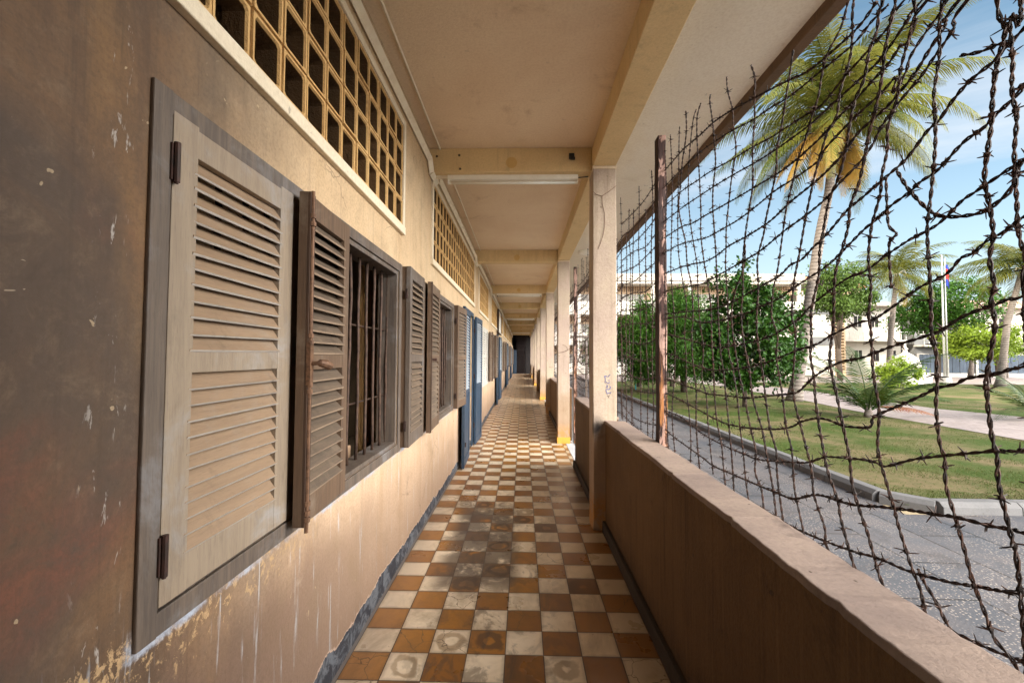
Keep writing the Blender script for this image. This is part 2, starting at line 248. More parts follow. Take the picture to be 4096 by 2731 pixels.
def tiles():
    g = G('floor_tiles'); X = g.xyz(); inv = 5.0
    tx = g.math('MULTIPLY', X[0], inv); ty = g.math('MULTIPLY', X[1], inv)
    ix = g.math('FLOOR', tx); iy = g.math('FLOOR', ty)
    par = g.math('PINGPONG', g.math('ADD', ix, iy), 1.0)
    cb = g.n('ShaderNodeCombineXYZ'); g.put(cb.inputs[0], g.math('ADD', ix, .37)); g.put(cb.inputs[1], g.math('ADD', iy, .71))
    wn = g.n('ShaderNodeTexWhiteNoise', noise_dimensions='3D'); g.put(wn.inputs['Vector'], cb.outputs[0])
    r = g.xyz(wn.outputs['Color'])
    fx = g.math('SUBTRACT', g.math('FRACT', tx), .5); fy = g.math('SUBTRACT', g.math('FRACT', ty), .5)
    ax = g.math('ABSOLUTE', fx); ay = g.math('ABSOLUTE', fy); mxd = g.math('MAXIMUM', ax, ay)
    rad = g.math('SQRT', g.math('ADD', g.math('MULTIPLY', fx, fx), g.math('MULTIPLY', fy, fy)))
    rad = g.math('ADD', g.math('MULTIPLY', rad, .9), g.math('MULTIPLY', mxd, .1))
    no = g.math('SUBTRACT', g.noise(g.pos(), 6, 3, .5, .6), .5); no2 = g.noise(g.pos((1,1,1),(3,9,1)), 4, 6, .65, .6)
    rd = g.math('MULTIPLY_ADD', no, .85, rad)
    zone = g.ramp(g.math('ADD', g.math('ABSOLUTE', g.math('SUBTRACT', X[0], -.15)), g.math('MULTIPLY', r[2], .35)), .75, .25)      # worn walking line
    zone = g.math('MULTIPLY', zone, g.ramp(X[1], 3.6, 1.6))
    has = g.math('MULTIPLY', g.ramp(g.math('ADD', r[0], g.math('MULTIPLY', zone, .36)), .88, 1.08), .85)
    outer = g.math('MULTIPLY_ADD', r[1], .2, .30); inner = g.math('MULTIPLY_ADD', r[2], .22, .02)
    ring = g.math('MULTIPLY', g.ramp(rd, g.math('ADD', outer, .12), outer), g.ramp(rd, inner, g.math('ADD', inner, .09)))
    full = g.math('MULTIPLY', g.ramp(r[1], .5, .8), g.ramp(rd, inner, g.math('ADD', inner, .06))); ring = g.math('MAXIMUM', ring, g.math('MULTIPLY', full, .6))
    blot = g.math('MULTIPLY', ring, has)
    white = g.mix(g.math('MULTIPLY', g.ramp(no2, .4, .7), .55), (.76,.64,.48), (.56,.44,.29)); white = g.mix(g.math('MULTIPLY', blot, .85), white, (.27,.18,.095))
    orange = g.mix(g.ramp(r[1], .2, .9), (.34,.145,.022), (.235,.095,.02)); orange = g.mix(g.math('MULTIPLY', g.ramp(no2, .45, .7), .5), orange, (.22,.085,.025)); orange = g.mix(g.math('MULTIPLY', blot, .92), orange, (.075,.04,.022))
    c = g.mix(par, white, orange)
    c = g.mix(g.math('MULTIPLY', g.ramp(X[0], .45, .75), .45), c, (.12,.065,.03))     # darker brown along the parapet
    c = g.mix(g.math('MULTIPLY', g.ramp(X[0], -.5, -.75), .3), c, (.42,.24,.16))
    vo = g.n('ShaderNodeTexVoronoi', feature='DISTANCE_TO_EDGE'); g.put(vo.inputs['Vector'], g.mix(.08, g.pos((1,1,0)), g.noise(g.pos(), 9, 3, out='Color'))); vo.inputs['Scale'].default_value = 7.5
    ck = g.math('MULTIPLY', g.ramp(vo.outputs[0], .016, .004), g.ramp(r[2], .86, .9)); c = g.mix(g.math('MULTIPLY', ck, .75), c, (.08,.05,.03))
    c = g.mix(g.math('MULTIPLY', g.ramp(g.math('ADD', mxd, g.math('MULTIPLY', no, .2)), .38, .5), .3), c, (.10,.06,.035))
    big_ = g.noise(g.pos((1,.6,1),(2,7,0)), 1.7, 6, .7, .6); c = g.mix(g.math('MULTIPLY', g.math('MULTIPLY', g.ramp(big_, .45, .72), .55), g.ramp(X[1], 4.2, 2.8)), c, (.10,.055,.025))
    zz3 = g.math('MULTIPLY', g.math('MULTIPLY', g.ramp(X[1], .4, .8), g.ramp(X[1], 2.5, 1.9)), g.math('MULTIPLY', g.ramp(X[0], -.6, -.45), g.ramp(X[0], .12, -.02))); c = g.mix(g.math('MULTIPLY', zz3, g.math('MULTIPLY', g.ramp(no2, .36, .5), .8)), c, (.07,.052,.04))
    wk = g.math('MULTIPLY', g.ramp(g.noise(g.pos((1.6,1,1),(8,2,0)), 4.5, 5, .65, .8), .5, .62), zone); c = g.mix(g.math('MULTIPLY', wk, .6), c, (.06,.04,.03))
    spk = g.noise(g.pos(), 34, 2, .6); c = g.mix(g.math('MULTIPLY', g.ramp(spk, .72, .76), .5), c, (.1,.06,.04))
    gr = g.ramp(g.math('MULTIPLY_ADD', no, .012, mxd), .484, .492); c = g.mix(gr, c, (.055,.035,.028))
    h = g.math('SUBTRACT', g.math('MULTIPLY', r[0], .5), g.math('MULTIPLY', gr, 2.0)); g.bump(g.math('ADD', h, g.math('MULTIPLY', g.noise(g.pos(), 45, 3), .4)), .25, .004)
    ro = g.math('ADD', g.math('MULTIPLY', g.noise(g.pos((1,1,1),(4,2,0)), 3, 4), .35), g.math('MULTIPLY_ADD', blot, .12, .14)); g.put(g.b.inputs['Coat Weight'], 0)
    return g.fin(c, ro, 0, .5)
M['tiles'] = tiles()
def lawn():
    g = G('lawn_soil'); P = g.pos(); a = g.noise(P, .55, 6, .65, .4); b = g.noise(P, 9, 5, .7); d = g.noise(P, 60, 3, .7)
    c = g.mix(g.ramp(a, .40, .66), (.045,.085,.012), (.20,.15,.085)); c = g.mix(g.math('MULTIPLY', g.ramp(b, .45, .65), .5), c, (.085,.10,.028)); c = g.mix(g.math('MULTIPLY', g.ramp(d, .45, .7), .5), c, (.10,.085,.04))
    g.bump(g.math('ADD', b, d), .8, .03); return g.fin(c, .95, 0, .1)
M['lawn'] = lawn()
def pav(name, c1, c2, joint, sx, sy, ang=0, agg=.0):
    g = G(name); n = g.n('ShaderNodeMapping'); g.put(n.inputs[0], g.geo.outputs['Position']); n.inputs['Rotation'].default_value = (0,0,ang)
    br = g.n('ShaderNodeTexBrick'); g.put(br.inputs['Vector'], n.outputs[0]); br.inputs['Scale'].default_value = 1; br.inputs['Brick Width'].default_value = sx; br.inputs['Row Height'].default_value = sy
    br.inputs['Mortar Size'].default_value = .014; br.inputs['Mortar Smooth'].default_value = .3; g.put(br.inputs['Color1'], c1); g.put(br.inputs['Color2'], c2); g.put(br.inputs['Mortar'], joint)
    a = g.noise(g.pos(), .9, 6, .7, .5); c = g.mix(g.math('MULTIPLY', g.ramp(a, .4, .7), .45), br.outputs[0], (.16,.13,.12))
    v = g.n('ShaderNodeTexVoronoi'); g.put(v.inputs['Vector'], g.pos()); v.inputs['Scale'].default_value = 42
    pe = g.math('MULTIPLY', g.math('MULTIPLY', g.ramp(v.outputs[0], .31, .24), g.ramp(g.noise(g.pos(), 1.4, 5, .6), .34, .55)), agg); c = g.mix(pe, c, (.33,.28,.24)); c = g.mix(g.math('MULTIPLY', g.ramp(g.noise(g.pos((1,1,1),(3,3,3)), 2.2, 7, .75, .8), .5, .68), .6), c, (.06,.052,.05))
    g.bump(g.math('ADD', g.math('MULTIPLY', br.outputs['Fac'], -1.5), g.noise(g.pos(), 50, 3)), .4, .01); return g.fin(c, g.math('MULTIPLY_ADD', a, .4, .4), 0, .4)
M['path'] = pav('path_slabs', (.095,.097,.108), (.068,.07,.08), (.02,.02,.022), 1.25, .6, R(91), 1.0)
M['court'] = pav('pink_pavers', (.38,.31,.29), (.32,.26,.245), (.25,.2,.18), .4, .2, R(20), .1)
M['kerb'] = plaster('kerb_concrete', (.17,.165,.165), (.12,.118,.12), (.05,.045,.04), 0, .5, .6, .6)
M['ground'] = plaster('dry_earth', (.40,.31,.2), (.3,.25,.14), (.16,.15,.07), 0, .1, .6, .5)
def leafm(name, c1, c2, c3, rough=.45, sc=2.5, trans=.25):
    g = G(name); a = g.noise(g.pos(), sc, 3, .6); b = g.noise(g.pos((1,1,1),(9,4,2)), 14, 2, .6)
    c = g.mix(g.ramp(a, .35, .65), c1, c2); c = g.mix(g.math('MULTIPLY', g.ramp(b, .5, .7), .6), c, c3)
    g.fin(c, rough, 0, .2)
    tr = g.n('ShaderNodeBsdfTranslucent'); g.put(tr.inputs[0], g.mix(.5, c, c3)); ms = g.n('ShaderNodeMixShader'); ms.inputs[0].default_value = trans
    g.t.links.new(g.b.outputs[0], ms.inputs[1]); g.t.links.new(tr.outputs[0], ms.inputs[2]); g.t.links.new(ms.outputs[0], g.t.nodes['Material Output'].inputs[0]); return g.m
M['leafA'] = leafm('mango_leaf', (.02,.068,.005), (.042,.12,.008), (.11,.22,.02), .5, 3.5, .12)
M['leafB'] = leafm('broad_leaf', (.014,.05,.006), (.03,.085,.009), (.08,.17,.02), .42, 4.5, .1)
M['leafC'] = leafm('far_leaf', (.06,.11,.02), (.09,.15,.03), (.14,.20,.04))
M['leafY'] = leafm('lime_leaf', (.17,.25,.02), (.22,.30,.03), (.10,.17,.02))
M['palm'] = leafm('palm_leaf', (.055,.085,.012), (.14,.15,.025), (.27,.23,.05), .45, .8, .28)
M['palm_dark'] = leafm('young_palm_leaf', (.012,.038,.004), (.028,.062,.007), (.10,.12,.015), .55, 2, .15)
M['palm_dry'] = leafm('dry_palm_leaf', (.50,.27,.06), (.36,.24,.06), (.5,.38,.1), .6, 2, .3)
M['red_frond'] = leafm('fallen_frond_leaf', (.22,.06,.03), (.28,.12,.05), (.33,.2,.08), .6, 4, .2)
def bark(name, c1, c2, ring=14):
    g = G(name); X = g.xyz(); a = g.noise(g.pos((3,3,12)), 2, 5, .7); s = g.math('SINE', g.math('MULTIPLY_ADD', a, 3.0, g.math('MULTIPLY', X[2], ring*3.0)))
    c = g.mix(g.ramp(a, .35, .65), c1, c2); c = g.mix(g.math('MULTIPLY', g.ramp(s, .6, .95), .5), c, (.08,.06,.05)); g.bump(g.math('ADD', s, a), .6, .02); return g.fin(c, .85)
M['palm_bark'] = bark('palm_bark', (.24,.20,.17), (.15,.125,.11))
M['bark'] = bark('tree_bark', (.10,.075,.055), (.065,.05,.04), 3)
M['white_paint'] = plaster('whitewash', (.62,.59,.54), (.55,.51,.46), (.25,.21,.17), .6, .2, .2, .5)
M['stained'] = plaster('stained_cement', (.46,.42,.37), (.36,.32,.28), (.07,.06,.05), .9, .3, .3, .7)
M['ochre'] = plaster('ochre_wash', (.60,.44,.30), (.52,.37,.25), (.35,.22,.12), .3, .2, .2, .3)
M['grey_win'] = plaster('grey_shutters', (.20,.20,.20), (.14,.14,.14), (.12,.12,.12), .2, .1, .2, .3)
M['roof_tile'] = plaster('clay_roof_tiles', (.52,.23,.15), (.45,.2,.13), (.2,.1,.07), .2, .2, .3, .5)
M['pink_roof'] = plaster('pink_sheet_roof', (.58,.34,.28), (.5,.3,.25), (.3,.2,.17), .2, .1, .2, .3)
M['fence_blue'] = plaster('blue_grey_sheet', (.10,.13,.17), (.07,.09,.12), (.03,.03,.04), .5, .1, .2, .3)
M['teal'] = metal('teal_plastic', (.02,.32,.36), (.03,.4,.42), .4, 0, 8)
M['flag_red'] = metal('red_cloth', (.5,.07,.05), (.6,.04,.04), .8, 0, 3)
M['flag_blue'] = metal('blue_cloth', (.04,.07,.4), (.03,.06,.35), .8, 0, 3)
M['steel'] = metal('galvanised_pole', (.55,.55,.52), (.45,.44,.42), .4, .5, 9)
M['ink'] = metal('blue_paint_marks', (.10,.13,.34), (.16,.14,.22), .6, 0, 40)
M['ink2'] = metal('grey_pencil_marks', (.2,.16,.14), (.25,.2,.17), .7, 0, 40)
def board_mat():
    g = G('notice_sheet'); n = g.n('ShaderNodeMapping'); g.put(n.inputs[0], g.geo.outputs['Position']); n.inputs['Rotation'].default_value = (0, R(90), R(90))
    X = g.xyz(); fy = g.math('FRACT', g.math('MULTIPLY', X[1], 4.4)); fz = g.math('FRACT', g.math('MULTIPLY', X[2], 11)); on = g.math('MULTIPLY', g.ramp(fy, .3, .34), g.ramp(fz, .55, .6))
    return g.fin(g.mix(g.math('MULTIPLY', on, .6), (.78,.75,.68), (.25,.23,.2)), .6)
M['paper'] = board_mat()
# ---------------------------------------------------------------- helpers
def tag(o, label=None, cat=None, group=None, kind=None):
    for k, v in (('label', label), ('category', cat), ('group', group), ('kind', kind)):
        if v: o[k] = v
    return o
def empty(name, loc=(0,0,0), **k):
    o = bpy.data.objects.new(name, None); o.empty_display_size = .2; COL.objects.link(o); o.location = loc; return tag(o, **k)
class MB:
    def __init__(s): s.v = []; s.f = []; s.mi = []
    def add(s, vs, fs, mi=0, M4=None):
        b = len(s.v)
        s.v += [tuple(M4 @ Vector(p)) if M4 is not None else tuple(p) for p in vs]
        s.f += [tuple(b+i for i in f) for f in fs]; s.mi += [mi]*len(fs)
    def box(s, x0, x1, y0, y1, z0, z1, mi=0, M4=None):
        s.add([(x0,y0,z0),(x1,y0,z0),(x1,y1,z0),(x0,y1,z0),(x0,y0,z1),(x1,y0,z1),(x1,y1,z1),(x0,y1,z1)],
              [(0,3,2,1),(4,5,6,7),(0,1,5,4),(1,2,6,5),(2,3,7,6),(3,0,4,7)], mi, M4)
    def tube(s, pts, r, n=6, mi=0, M4=None, caps=True):
        pts = [Vector(p) for p in pts]; m = len(pts); vs = []; fs = []
        rr = r if isinstance(r, (list, tuple)) else [r]*m
        t0 = (pts[1]-pts[0]).normalized(); up = Vector((0,0,1)) if abs(t0.z) < .9 else Vector((1,0,0)); a = t0.cross(up).normalized()
        for i, p in enumerate(pts):
            t = (pts[min(i+1,m-1)]-pts[max(i-1,0)])
            t = t.normalized() if t.length > 1e-9 else t0
            a = a - t*a.dot(t); a = a.normalized() if a.length > 1e-6 else t.orthogonal().normalized(); b = t.cross(a)
            for k in range(n):
                an = 2*math.pi*k/n; vs.append(p+(a*math.cos(an)+b*math.sin(an))*rr[i])
        for i in range(m-1):
            for k in range(n): fs.append((i*n+k, i*n+(k+1)%n, (i+1)*n+(k+1)%n, (i+1)*n+k))
        if caps: fs += [tuple(range(n))[::-1], tuple((m-1)*n+k for k in range(n))]
        s.add(vs, fs, mi, M4)
    def build(s, name, mats, parent=None, bevel=0, smooth=False, **k):
        me = bpy.data.meshes.new(name); me.from_pydata(s.v, [], s.f)
        for m in (mats if isinstance(mats, (list, tuple)) else [mats]): me.materials.append(M[m])
        if any(s.mi): me.polygons.foreach_set('material_index', s.mi)
        if smooth: me.polygons.foreach_set('use_smooth', [True]*len(s.f))
        me.update(); o = bpy.data.objects.new(name, me); COL.objects.link(o)
        if parent is not None:
            o.parent = parent
            if parent.type == 'EMPTY' and not k.pop('local', False): o.matrix_parent_inverse = Matrix.Translation(-parent.location)
        if bevel:
            b = o.modifiers.new('bevel', 'BEVEL'); b.width = bevel; b.segments = 2; b.limit_method = 'ANGLE'; b.harden_normals = False
        k.pop('local', None)
        return tag(o, **k)
def slab(name, x0, x1, y0, y1, z0, z1, mat, parent=None, bevel=0, **k):
    b = MB(); b.box(x0,x1,y0,y1,z0,z1); return b.build(name, mat, parent, bevel, **k)
def wall_with_holes(mb, x0, x1, ya, yb, za, zb, holes, mi=0):
    ys = sorted({ya, yb, *[h[0] for h in holes], *[h[1] for h in holes]}); ys = [y for y in ys if ya <= y <= yb]
    for a, b in zip(ys, ys[1:]):
        hs = sorted([(h[2], h[3]) for h in holes if h[0] <= a+1e-6 and h[1] >= b-1e-6]); z = za
        for p, q in hs:
            if p > z+1e-6: mb.box(x0, x1, a, b, z, p, mi)
            z = max(z, q)
        if z < zb-1e-6: mb.box(x0, x1, a, b, z, zb, mi)

# ---------------------------------------------------------------- the school building with the gallery
P, MOD, PY, NB = 3.94, 7.88, 1.64, 9           # pillar pitch, classroom pitch, first pillar, bays
YE = 36.6                                       # end of the gallery
WX, CZ = -.80, 3.50                             # wall face, ceiling height
bld = empty('school_building', (0,0,0), label='long ochre school gallery with shuttered cell windows, concrete pillars and a deep ceiling', cat='building')
slab('floor', -.80, .86, -5, YE+6, -.16, 0, 'tiles', kind='structure')
b = MB()
for k in range(-1, 9):
    if k % 2 == 0: b.box(.862, 1.0, PY+.26+k*P, PY+(k+1)*P-.02, -.16, .004)
    else: b.box(.862, 1.0, PY+(k)*P, PY+(k+1)*P-.02, -.16, .004)
b.build('threshold', 'sill_cement', bld, .004)

windows = []; doors = []; breeze = []
for m in range(-1, 5):
    o = m*MOD
    windows += [(-1.34+o, .80+o, m, 'A'), (2.0+o, 3.2+o, m, 'B')]
    doors.append((4.48+o, 5.27+o, m))
    breeze += [(-1.56+o, .81+o), (1.79+o, 5.50+o)]
YW = YE
holes = []
for y0, y1, m, t in windows: holes.append((y0+.055, y1-.055, .925, 2.155))
for y0, y1, m in doors: holes.append((y0+.03, y1-.03, 0, 2.24))
for y0, y1 in breeze: holes.append((y0+.05, y1-.05, 2.49, 3.20))
holes = [(max(a,-5.1), min(bb,YW), c, d) for a, bb, c, d in holes if a < YW-.4 and bb > -5]
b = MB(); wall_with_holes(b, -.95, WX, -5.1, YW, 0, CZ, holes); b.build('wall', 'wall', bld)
# classrooms behind
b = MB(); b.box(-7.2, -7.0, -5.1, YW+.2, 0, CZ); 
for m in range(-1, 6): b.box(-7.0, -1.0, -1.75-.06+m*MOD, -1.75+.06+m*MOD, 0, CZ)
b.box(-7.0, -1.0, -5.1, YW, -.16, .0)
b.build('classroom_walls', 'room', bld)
slab('ceiling', -7.2, 1.72, -5.1, YE+6, CZ, CZ+.14, 'ceiling', bld)
# eaves: paler band beyond the long beam and its stained drip lip
slab('eaves_soffit', .935, 1.72, -5.1, YE+6, CZ-.004, CZ-.0005, 'eaves', bld)
slab('eaves_lip', 1.721, 1.80, -5.1, YE+6, CZ-.07, CZ+.17, 'lip', bld, .006)
for k in range(-1, NB):
    slab('cross_beam', WX, .719, PY+.06+k*P, PY+.24+k*P, 3.275, CZ-.001, 'beam', bld, .006)
slab('long_beam', .72, .93, -5.1, YE+6, 3.30, CZ-.0012, 'beam', bld, .005)
for k in range(0, NB):
    y = PY+k*P; yb = (k % 2 == 1)
    mb = MB()
    # a slightly uneven cast pillar: rings up its height
    rg = random.Random(40+k); zs = [0,.1,.5,.98,1.5,2.1,2.7,3.27]; vs = []
    for z in zs:
        j = lambda: rg.uniform(-.003,.003)
        vs += [(.72+j(),y+j(),z),(.93+j(),y+j(),z),(.93+j(),y+.23+j(),z),(.72+j(),y+.23+j(),z)]
    fs = [(i*4+q, i*4+(q+1)%4, (i+1)*4+(q+1)%4, (i+1)*4+q) for i in range(len(zs)-1) for q in range(4)]
    mb.add(vs, fs+[(3,2,1,0), tuple(len(vs)-4+q for q in range(4))])
    pl = mb.build('pillar', 'pillar', bld, .006)
    slab('pillar_neck', .716, .934, y-.004, y+.234, 3.27, 3.2995, 'capital', pl, .003)
    if yb: slab('plinth', .708, .942, y-.012, y+.242, 0, .11, 'yellow_base', pl, .004)
# parapets and their copings
paras = []
for k in range(-1, NB):
    y0, y1 = PY+.23+k*P, PY+(k+1)*P
    if k % 2 == 0: y1 = y0+2.05
    paras.append((max(y0, -1.838), y1, k))
for y0, y1, k in paras:
    n = max(2, int((y1-y0)/(.03 if k < 1 else .15))); rg = random.Random(k+9)
    pb = slab('parapet_wall', .83, .995, y0, y1, 0, .955, 'parapet', bld)
    vs = []; fs = []
    for i in range(n+1):
        y = y0+(y1-y0)*i/n; j = .003*math.sin(y*7)+rg.uniform(-.0015,.0015)+(rg.uniform(.004,.010) if rg.random() < .07 else 0); j2 = .003*math.sin(y*5)+rg.uniform(-.002,.002)-(rg.uniform(.004,.010) if rg.random() < .07 else 0)
        vs += [(.822+j,y,.956),(1.003+j2,y,.956),(1.003+j2,y,.978+j*.4),(.826+j,y,.98+j2*.4)]
    for i in range(n):
        for q in range(4): fs.append((i*4+q, (i+1)*4+q, (i+1)*4+(q+1)%4, i*4+(q+1)%4))
    fs += [(0,1,2,3), (n*4+3,n*4+2,n*4+1,n*4)]
    mb = MB(); mb.add(vs, fs); mb.build('coping', 'coping', pb, .004)
    slab('skirting', .80, .829, y0, y1, 0, .095, 'kick', pb, .006)
slab('unseen_shade_wall', .72, 1.0, -5.1, -1.84, 0, 3.30, 'pillar', bld)  # unseen wall added to keep outside light off the near gallery
slab('unseen_shade_end_wall', -.80, 1.0, -5.3, -5.11, 0, CZ, 'wall', bld)  # unseen end wall, added behind the camera to darken this end

# upper storeys and roof: they throw the shade that covers the court
for s, z0 in enumerate((3.64, 7.14)):
    b = MB(); zt = z0+3.36
    wall_with_holes(b, -1.0, -.8, -5.1, YE, z0, zt, [(y0, y1, z0+.9, z0+2.15) for y0, y1, m, t in windows if y0 > -5])
    b.box(-7.2, -7.0, -5.1, YE, z0, zt); b.box(.80, .98, -5.1, YE, z0, z0+1.0)
    for k in range(-1, NB): b.box(.721, .93, PY+k*P, PY+k*P+.23, z0, zt)
    b.box(-7.2, 1.78, -5.1, YE, zt, zt+.14)
    b.build('upper_storey', 'pillar', bld)
b = MB(); b.box(-7.4, 1.9, -5.3, YE+.2, 10.64, 11.7); b.build('roof_parapet', 'stained', bld)
slab('end_block', -7.4, 1.9, YE+5, YE+5.2, 0, 10.6, 'stained', bld)

# ---- windows and shutters
def leaf(parent, hy, hx, width, ang, z0, z1, mats, mid=.50, side=1, thick=.032, top=.085, bot=.10, stile=.068, pitch=.042, name='shutter', tilt=32, coarse=False, solid_below=None, edges=None, lf=1.32, **k):
    """louvred leaf. hinge edge at (hx,hy); it runs along side*Y, turned out of the wall by ang degrees (0 = flat)."""
    a = R(ang)*side
    ey = Vector((math.sin(R(ang)), side*math.cos(R(ang)), 0)); ex = Vector((math.cos(R(ang)), -side*math.sin(R(ang)), 0))
    T = Matrix(((ex.x, ey.x, 0, hx),(ex.y, ey.y, 0, hy),(0,0,1,0),(0,0,0,1)))
    b = MB(); W = width
    b.box(-thick/2, thick/2, 0, stile, z0, z1, 0, T); b.box(-thick/2, thick/2, W-stile, W, z0, z1, 0, T)
    zm = z0+(z1-z0)*mid; rails = [(z0, z0+bot), (zm-.03, zm+.03), (z1-top, z1)]
    e = .0025
    for p, q in rails: b.box(-thick/2+.0015, thick/2-.0015, stile-e, W-stile+e, p+.0005, q-.0005, 0, T)
    pan = [(rails[0][1], rails[1][0]), (rails[1][1], rails[2][0])]
    for i, (p, q) in enumerate(pan):
        if solid_below and i == 0:
            b.box(-thick*.2, thick*.2, stile-e, W-stile+e, p-e, q+e, 0, T)
            b.box(-thick*.36, thick*.36, stile+.05, W-stile-.05, p+.05, q-.05, 0, T); continue
        n = max(3, round((q-p)/pitch)) if not coarse else max(3, round((q-p)/(pitch*1.25)))
        hh = (q-p)/n; rg = random.Random(int(abs(hy)*97+i*13+W*1000))
        for j in range(n):
            zc = p+hh*(j+.5); tl = R(tilt+rg.uniform(-4,4)); L = hh*lf; t = .0042
            dx, dz = math.sin(tl)*L/2, math.cos(tl)*L/2; nx, nz_ = math.cos(tl)*t, math.sin(tl)*t
            prof = [(dx-nx, -dz-nz_), (dx+nx*.2, -dz-nz_*1.6), (dx+nx, -dz+nz_), (-dx+nx, dz+nz_), (-dx-nx, dz-nz_)]
            dz2 = rg.uniform(-.003,.003); y0, y1 = stile-.012, W-stile+.012
            vs = [(x, y0, zc+z+dz2) for x, z in prof]+[(x, y1, zc+z-dz2) for x, z in prof]; m5 = len(prof)
            b.add(vs, [tuple(range(m5)), tuple(range(2*m5-1, m5-1, -1))]+[(q2, m5+q2, m5+(q2+1)%m5, (q2+1)%m5) for q2 in range(2, m5)], 1, T); b.add(vs, [(q2, m5+q2, m5+(q2+1)%m5, (q2+1)%m5) for q2 in range(2)], 3, T)
    if edges:      # moulded meeting stile
        for yy, w2, x2 in edges: b.box(thick/2+.0005, thick/2+x2, yy, yy+w2, z0, z1, 2, T)
    return b.build(name, mats, parent, 0 if coarse else .0016, **k), T
def hinge(parent, x, y, z, h=.075, r=.0085):
    r *= .75
    b = MB(); b.tube([(x,y,z-h/2),(x,y,z+h/2)], r, 8); b.tube([(x,y,z-h/2-.004),(x,y,z-h/2)], r*.6, 8); b.box(x-.012,x-.004,y-.012,y+.012,z-h/2+.004,z+h/2-.004)
    return b.build('hinge', 'hinge', parent)
BR = ['brown_leaf','brown_slat','moulding','brown_edge']; PA = ['pale_leaf','pale_slat','moulding','slat_edge']; GR = ['grey_leaf']*4; BL = ['blue','door_louvre','blue','door_louvre']
def window(y0, y1, m, t):
    z0, z1 = .872, 2.208; far = m >= 1; co = m >= 1
    fr = MB(); aw = .058
    fr.box(WX, -.789, y0, y0+aw, z0, z1); fr.box(WX, -.789, y1-aw, y1, z0, z1)
    fr.box(WX, -.791, y0+aw-.002, y1-aw+.002, z1-aw, z1-.001); fr.box(WX, -.791, y0+aw-.002, y1-aw+.002, z0+.001, z0+aw)
    j0, j1 = y0+aw-.003, y1-aw+.003
    for xa, xb in ((-.935, -.803),):
        fr.box(xa, xb, j0, j0+.03, z0+aw, z1-aw); fr.box(xa, xb, j1-.03, j1, z0+aw, z1-aw); fr.box(xa, xb, j0+.031, j1-.031, z1-aw-.028, z1-aw); fr.box(xa, xb-.002, j0+.031, j1-.031, z0+aw-.003, z0+aw+.022)
    wn = fr.build('window', 'frame' if m != 1 or t == 'B' else 'grey_leaf', bld, .003, local=True)
    rg = random.Random(int(y0*10))
    bars = MB(); n = int((y1-y0-.15)/.125)
    for i in range(n+1):
        y = y0+.08+(y1-y0-.16)*i/n; dy = rg.choice((.002,.003,.010))
        bars.tube([(-.875+rg.uniform(-.003,.003), y+dy*math.sin(q*.7+i)+rg.uniform(-.0025,.0025), z0+.075+(z1-z0-.16)*q/9) for q in range(10)], .0098, 8)
    for z in (1.28, 1.73): bars.tube([(-.888, y0+.07, z),(-.888, (y0+y1)/2, z-.006),(-.888, y1-.07, z)], .006, 6)
    bars.build('window_bars', 'bar', wn, smooth=True)
    lz0, lz1 = z0+.05, z1-.042
    if t == 'A':
        L = (y1-y0-2*aw)/4
        if m == 0:
            leaf(wn, y0+aw+.003, -.806, .572, 0, lz0+.018, lz1-.004, PA, mid=.485, stile=.085, pitch=.0425, lf=1.2, tilt=35, label='pale beige closed shutter leaf')
            leaf(wn, -.70, -.812, .485, 0, lz0, lz1, BR)
            sh, T = leaf(wn, -.245, -.775, .47, 3.3, lz0-.008, lz1+.006, BR, mid=.485, side=-1, pitch=.046, tilt=44, lf=1.12, edges=[(.418,.014,.008),(.444,.026,.011)], label='dark brown folded shutter leaf with bolt rod and knob')
            bt = MB(); yy = .457; xo = .030
            bt.tube([(xo, yy, lz0-.03), (xo, yy, 1.44)], .0075, 8, 0, T); bt.tube([(xo, yy, 1.60), (xo, yy, lz1+.01)], .0075, 8, 0, T)
            for zz2 in (2.05, 2.08, 1.60, 1.625, 1.44, 1.415, 1.0, .965, .94): bt.tube([(xo, yy, zz2-.008), (xo, yy, zz2+.008)], .0135, 8, 0, T)
            bt.box(xo-.008, xo+.008, yy-.014, yy+.014, 1.44, 1.60, 0, T)
            bt.tube([(xo, yy, 1.52), (xo+.028, yy-.004, 1.522), (xo+.034, yy-.010, 1.523), (xo+.048, yy-.03, 1.518), (xo+.058, yy-.05, 1.508), (xo+.060, yy-.058, 1.503)], [.008,.008,.014,.018,.015,.005], 10, 0, T)
            bt.build('bolt', 'bolt', wn, smooth=False)
            leaf(wn, y1+.012, -.748, .52, -1.5, z0+.02, z1-.006, ['frame','brown_slat','frame','brown_edge'], mid=.49, pitch=.046, tilt=42, lf=1.15)
            leaf(wn, y1+.02, -.782, .52, 0, z0+.02, z1-.006, BR)
            for zz2, hh in ((2.03,.10), (1.065,.10)): hinge(wn, -.780, y0+aw+.004, zz2, hh, .010)
            for zz2 in (2.0, 1.05): hinge(wn, -.752, y1-.004, zz2, .07, .007)
        elif m == 1 or m == -1:
            for q in range(3): leaf(wn, y0+aw+q*L, -.79, L-.006, 0, lz0, lz1, GR, coarse=co, label='closed pale grey shutter leaf')
            leaf(wn, y1+.012, -.75, L, 2, lz0, lz1, BR, coarse=co)
        else:
            leaf(wn, y0-.01, -.75, L, 3, lz0, lz1, GR, side=-1, coarse=True)
            for q in range(1, 3): leaf(wn, y0+aw+q*L, -.79, L-.006, 0, lz0, lz1, GR, coarse=True)
            leaf(wn, y1+.012, -.75, L, 4, lz0, lz1, BR, coarse=True)
    else:
        leaf(wn, y0-.006, -.755, .55, 2.5, z0+.015, z1-.01, BR, side=-1, mid=.49, coarse=co, edges=[(.50,.012,.008),(.525,.022,.012)])
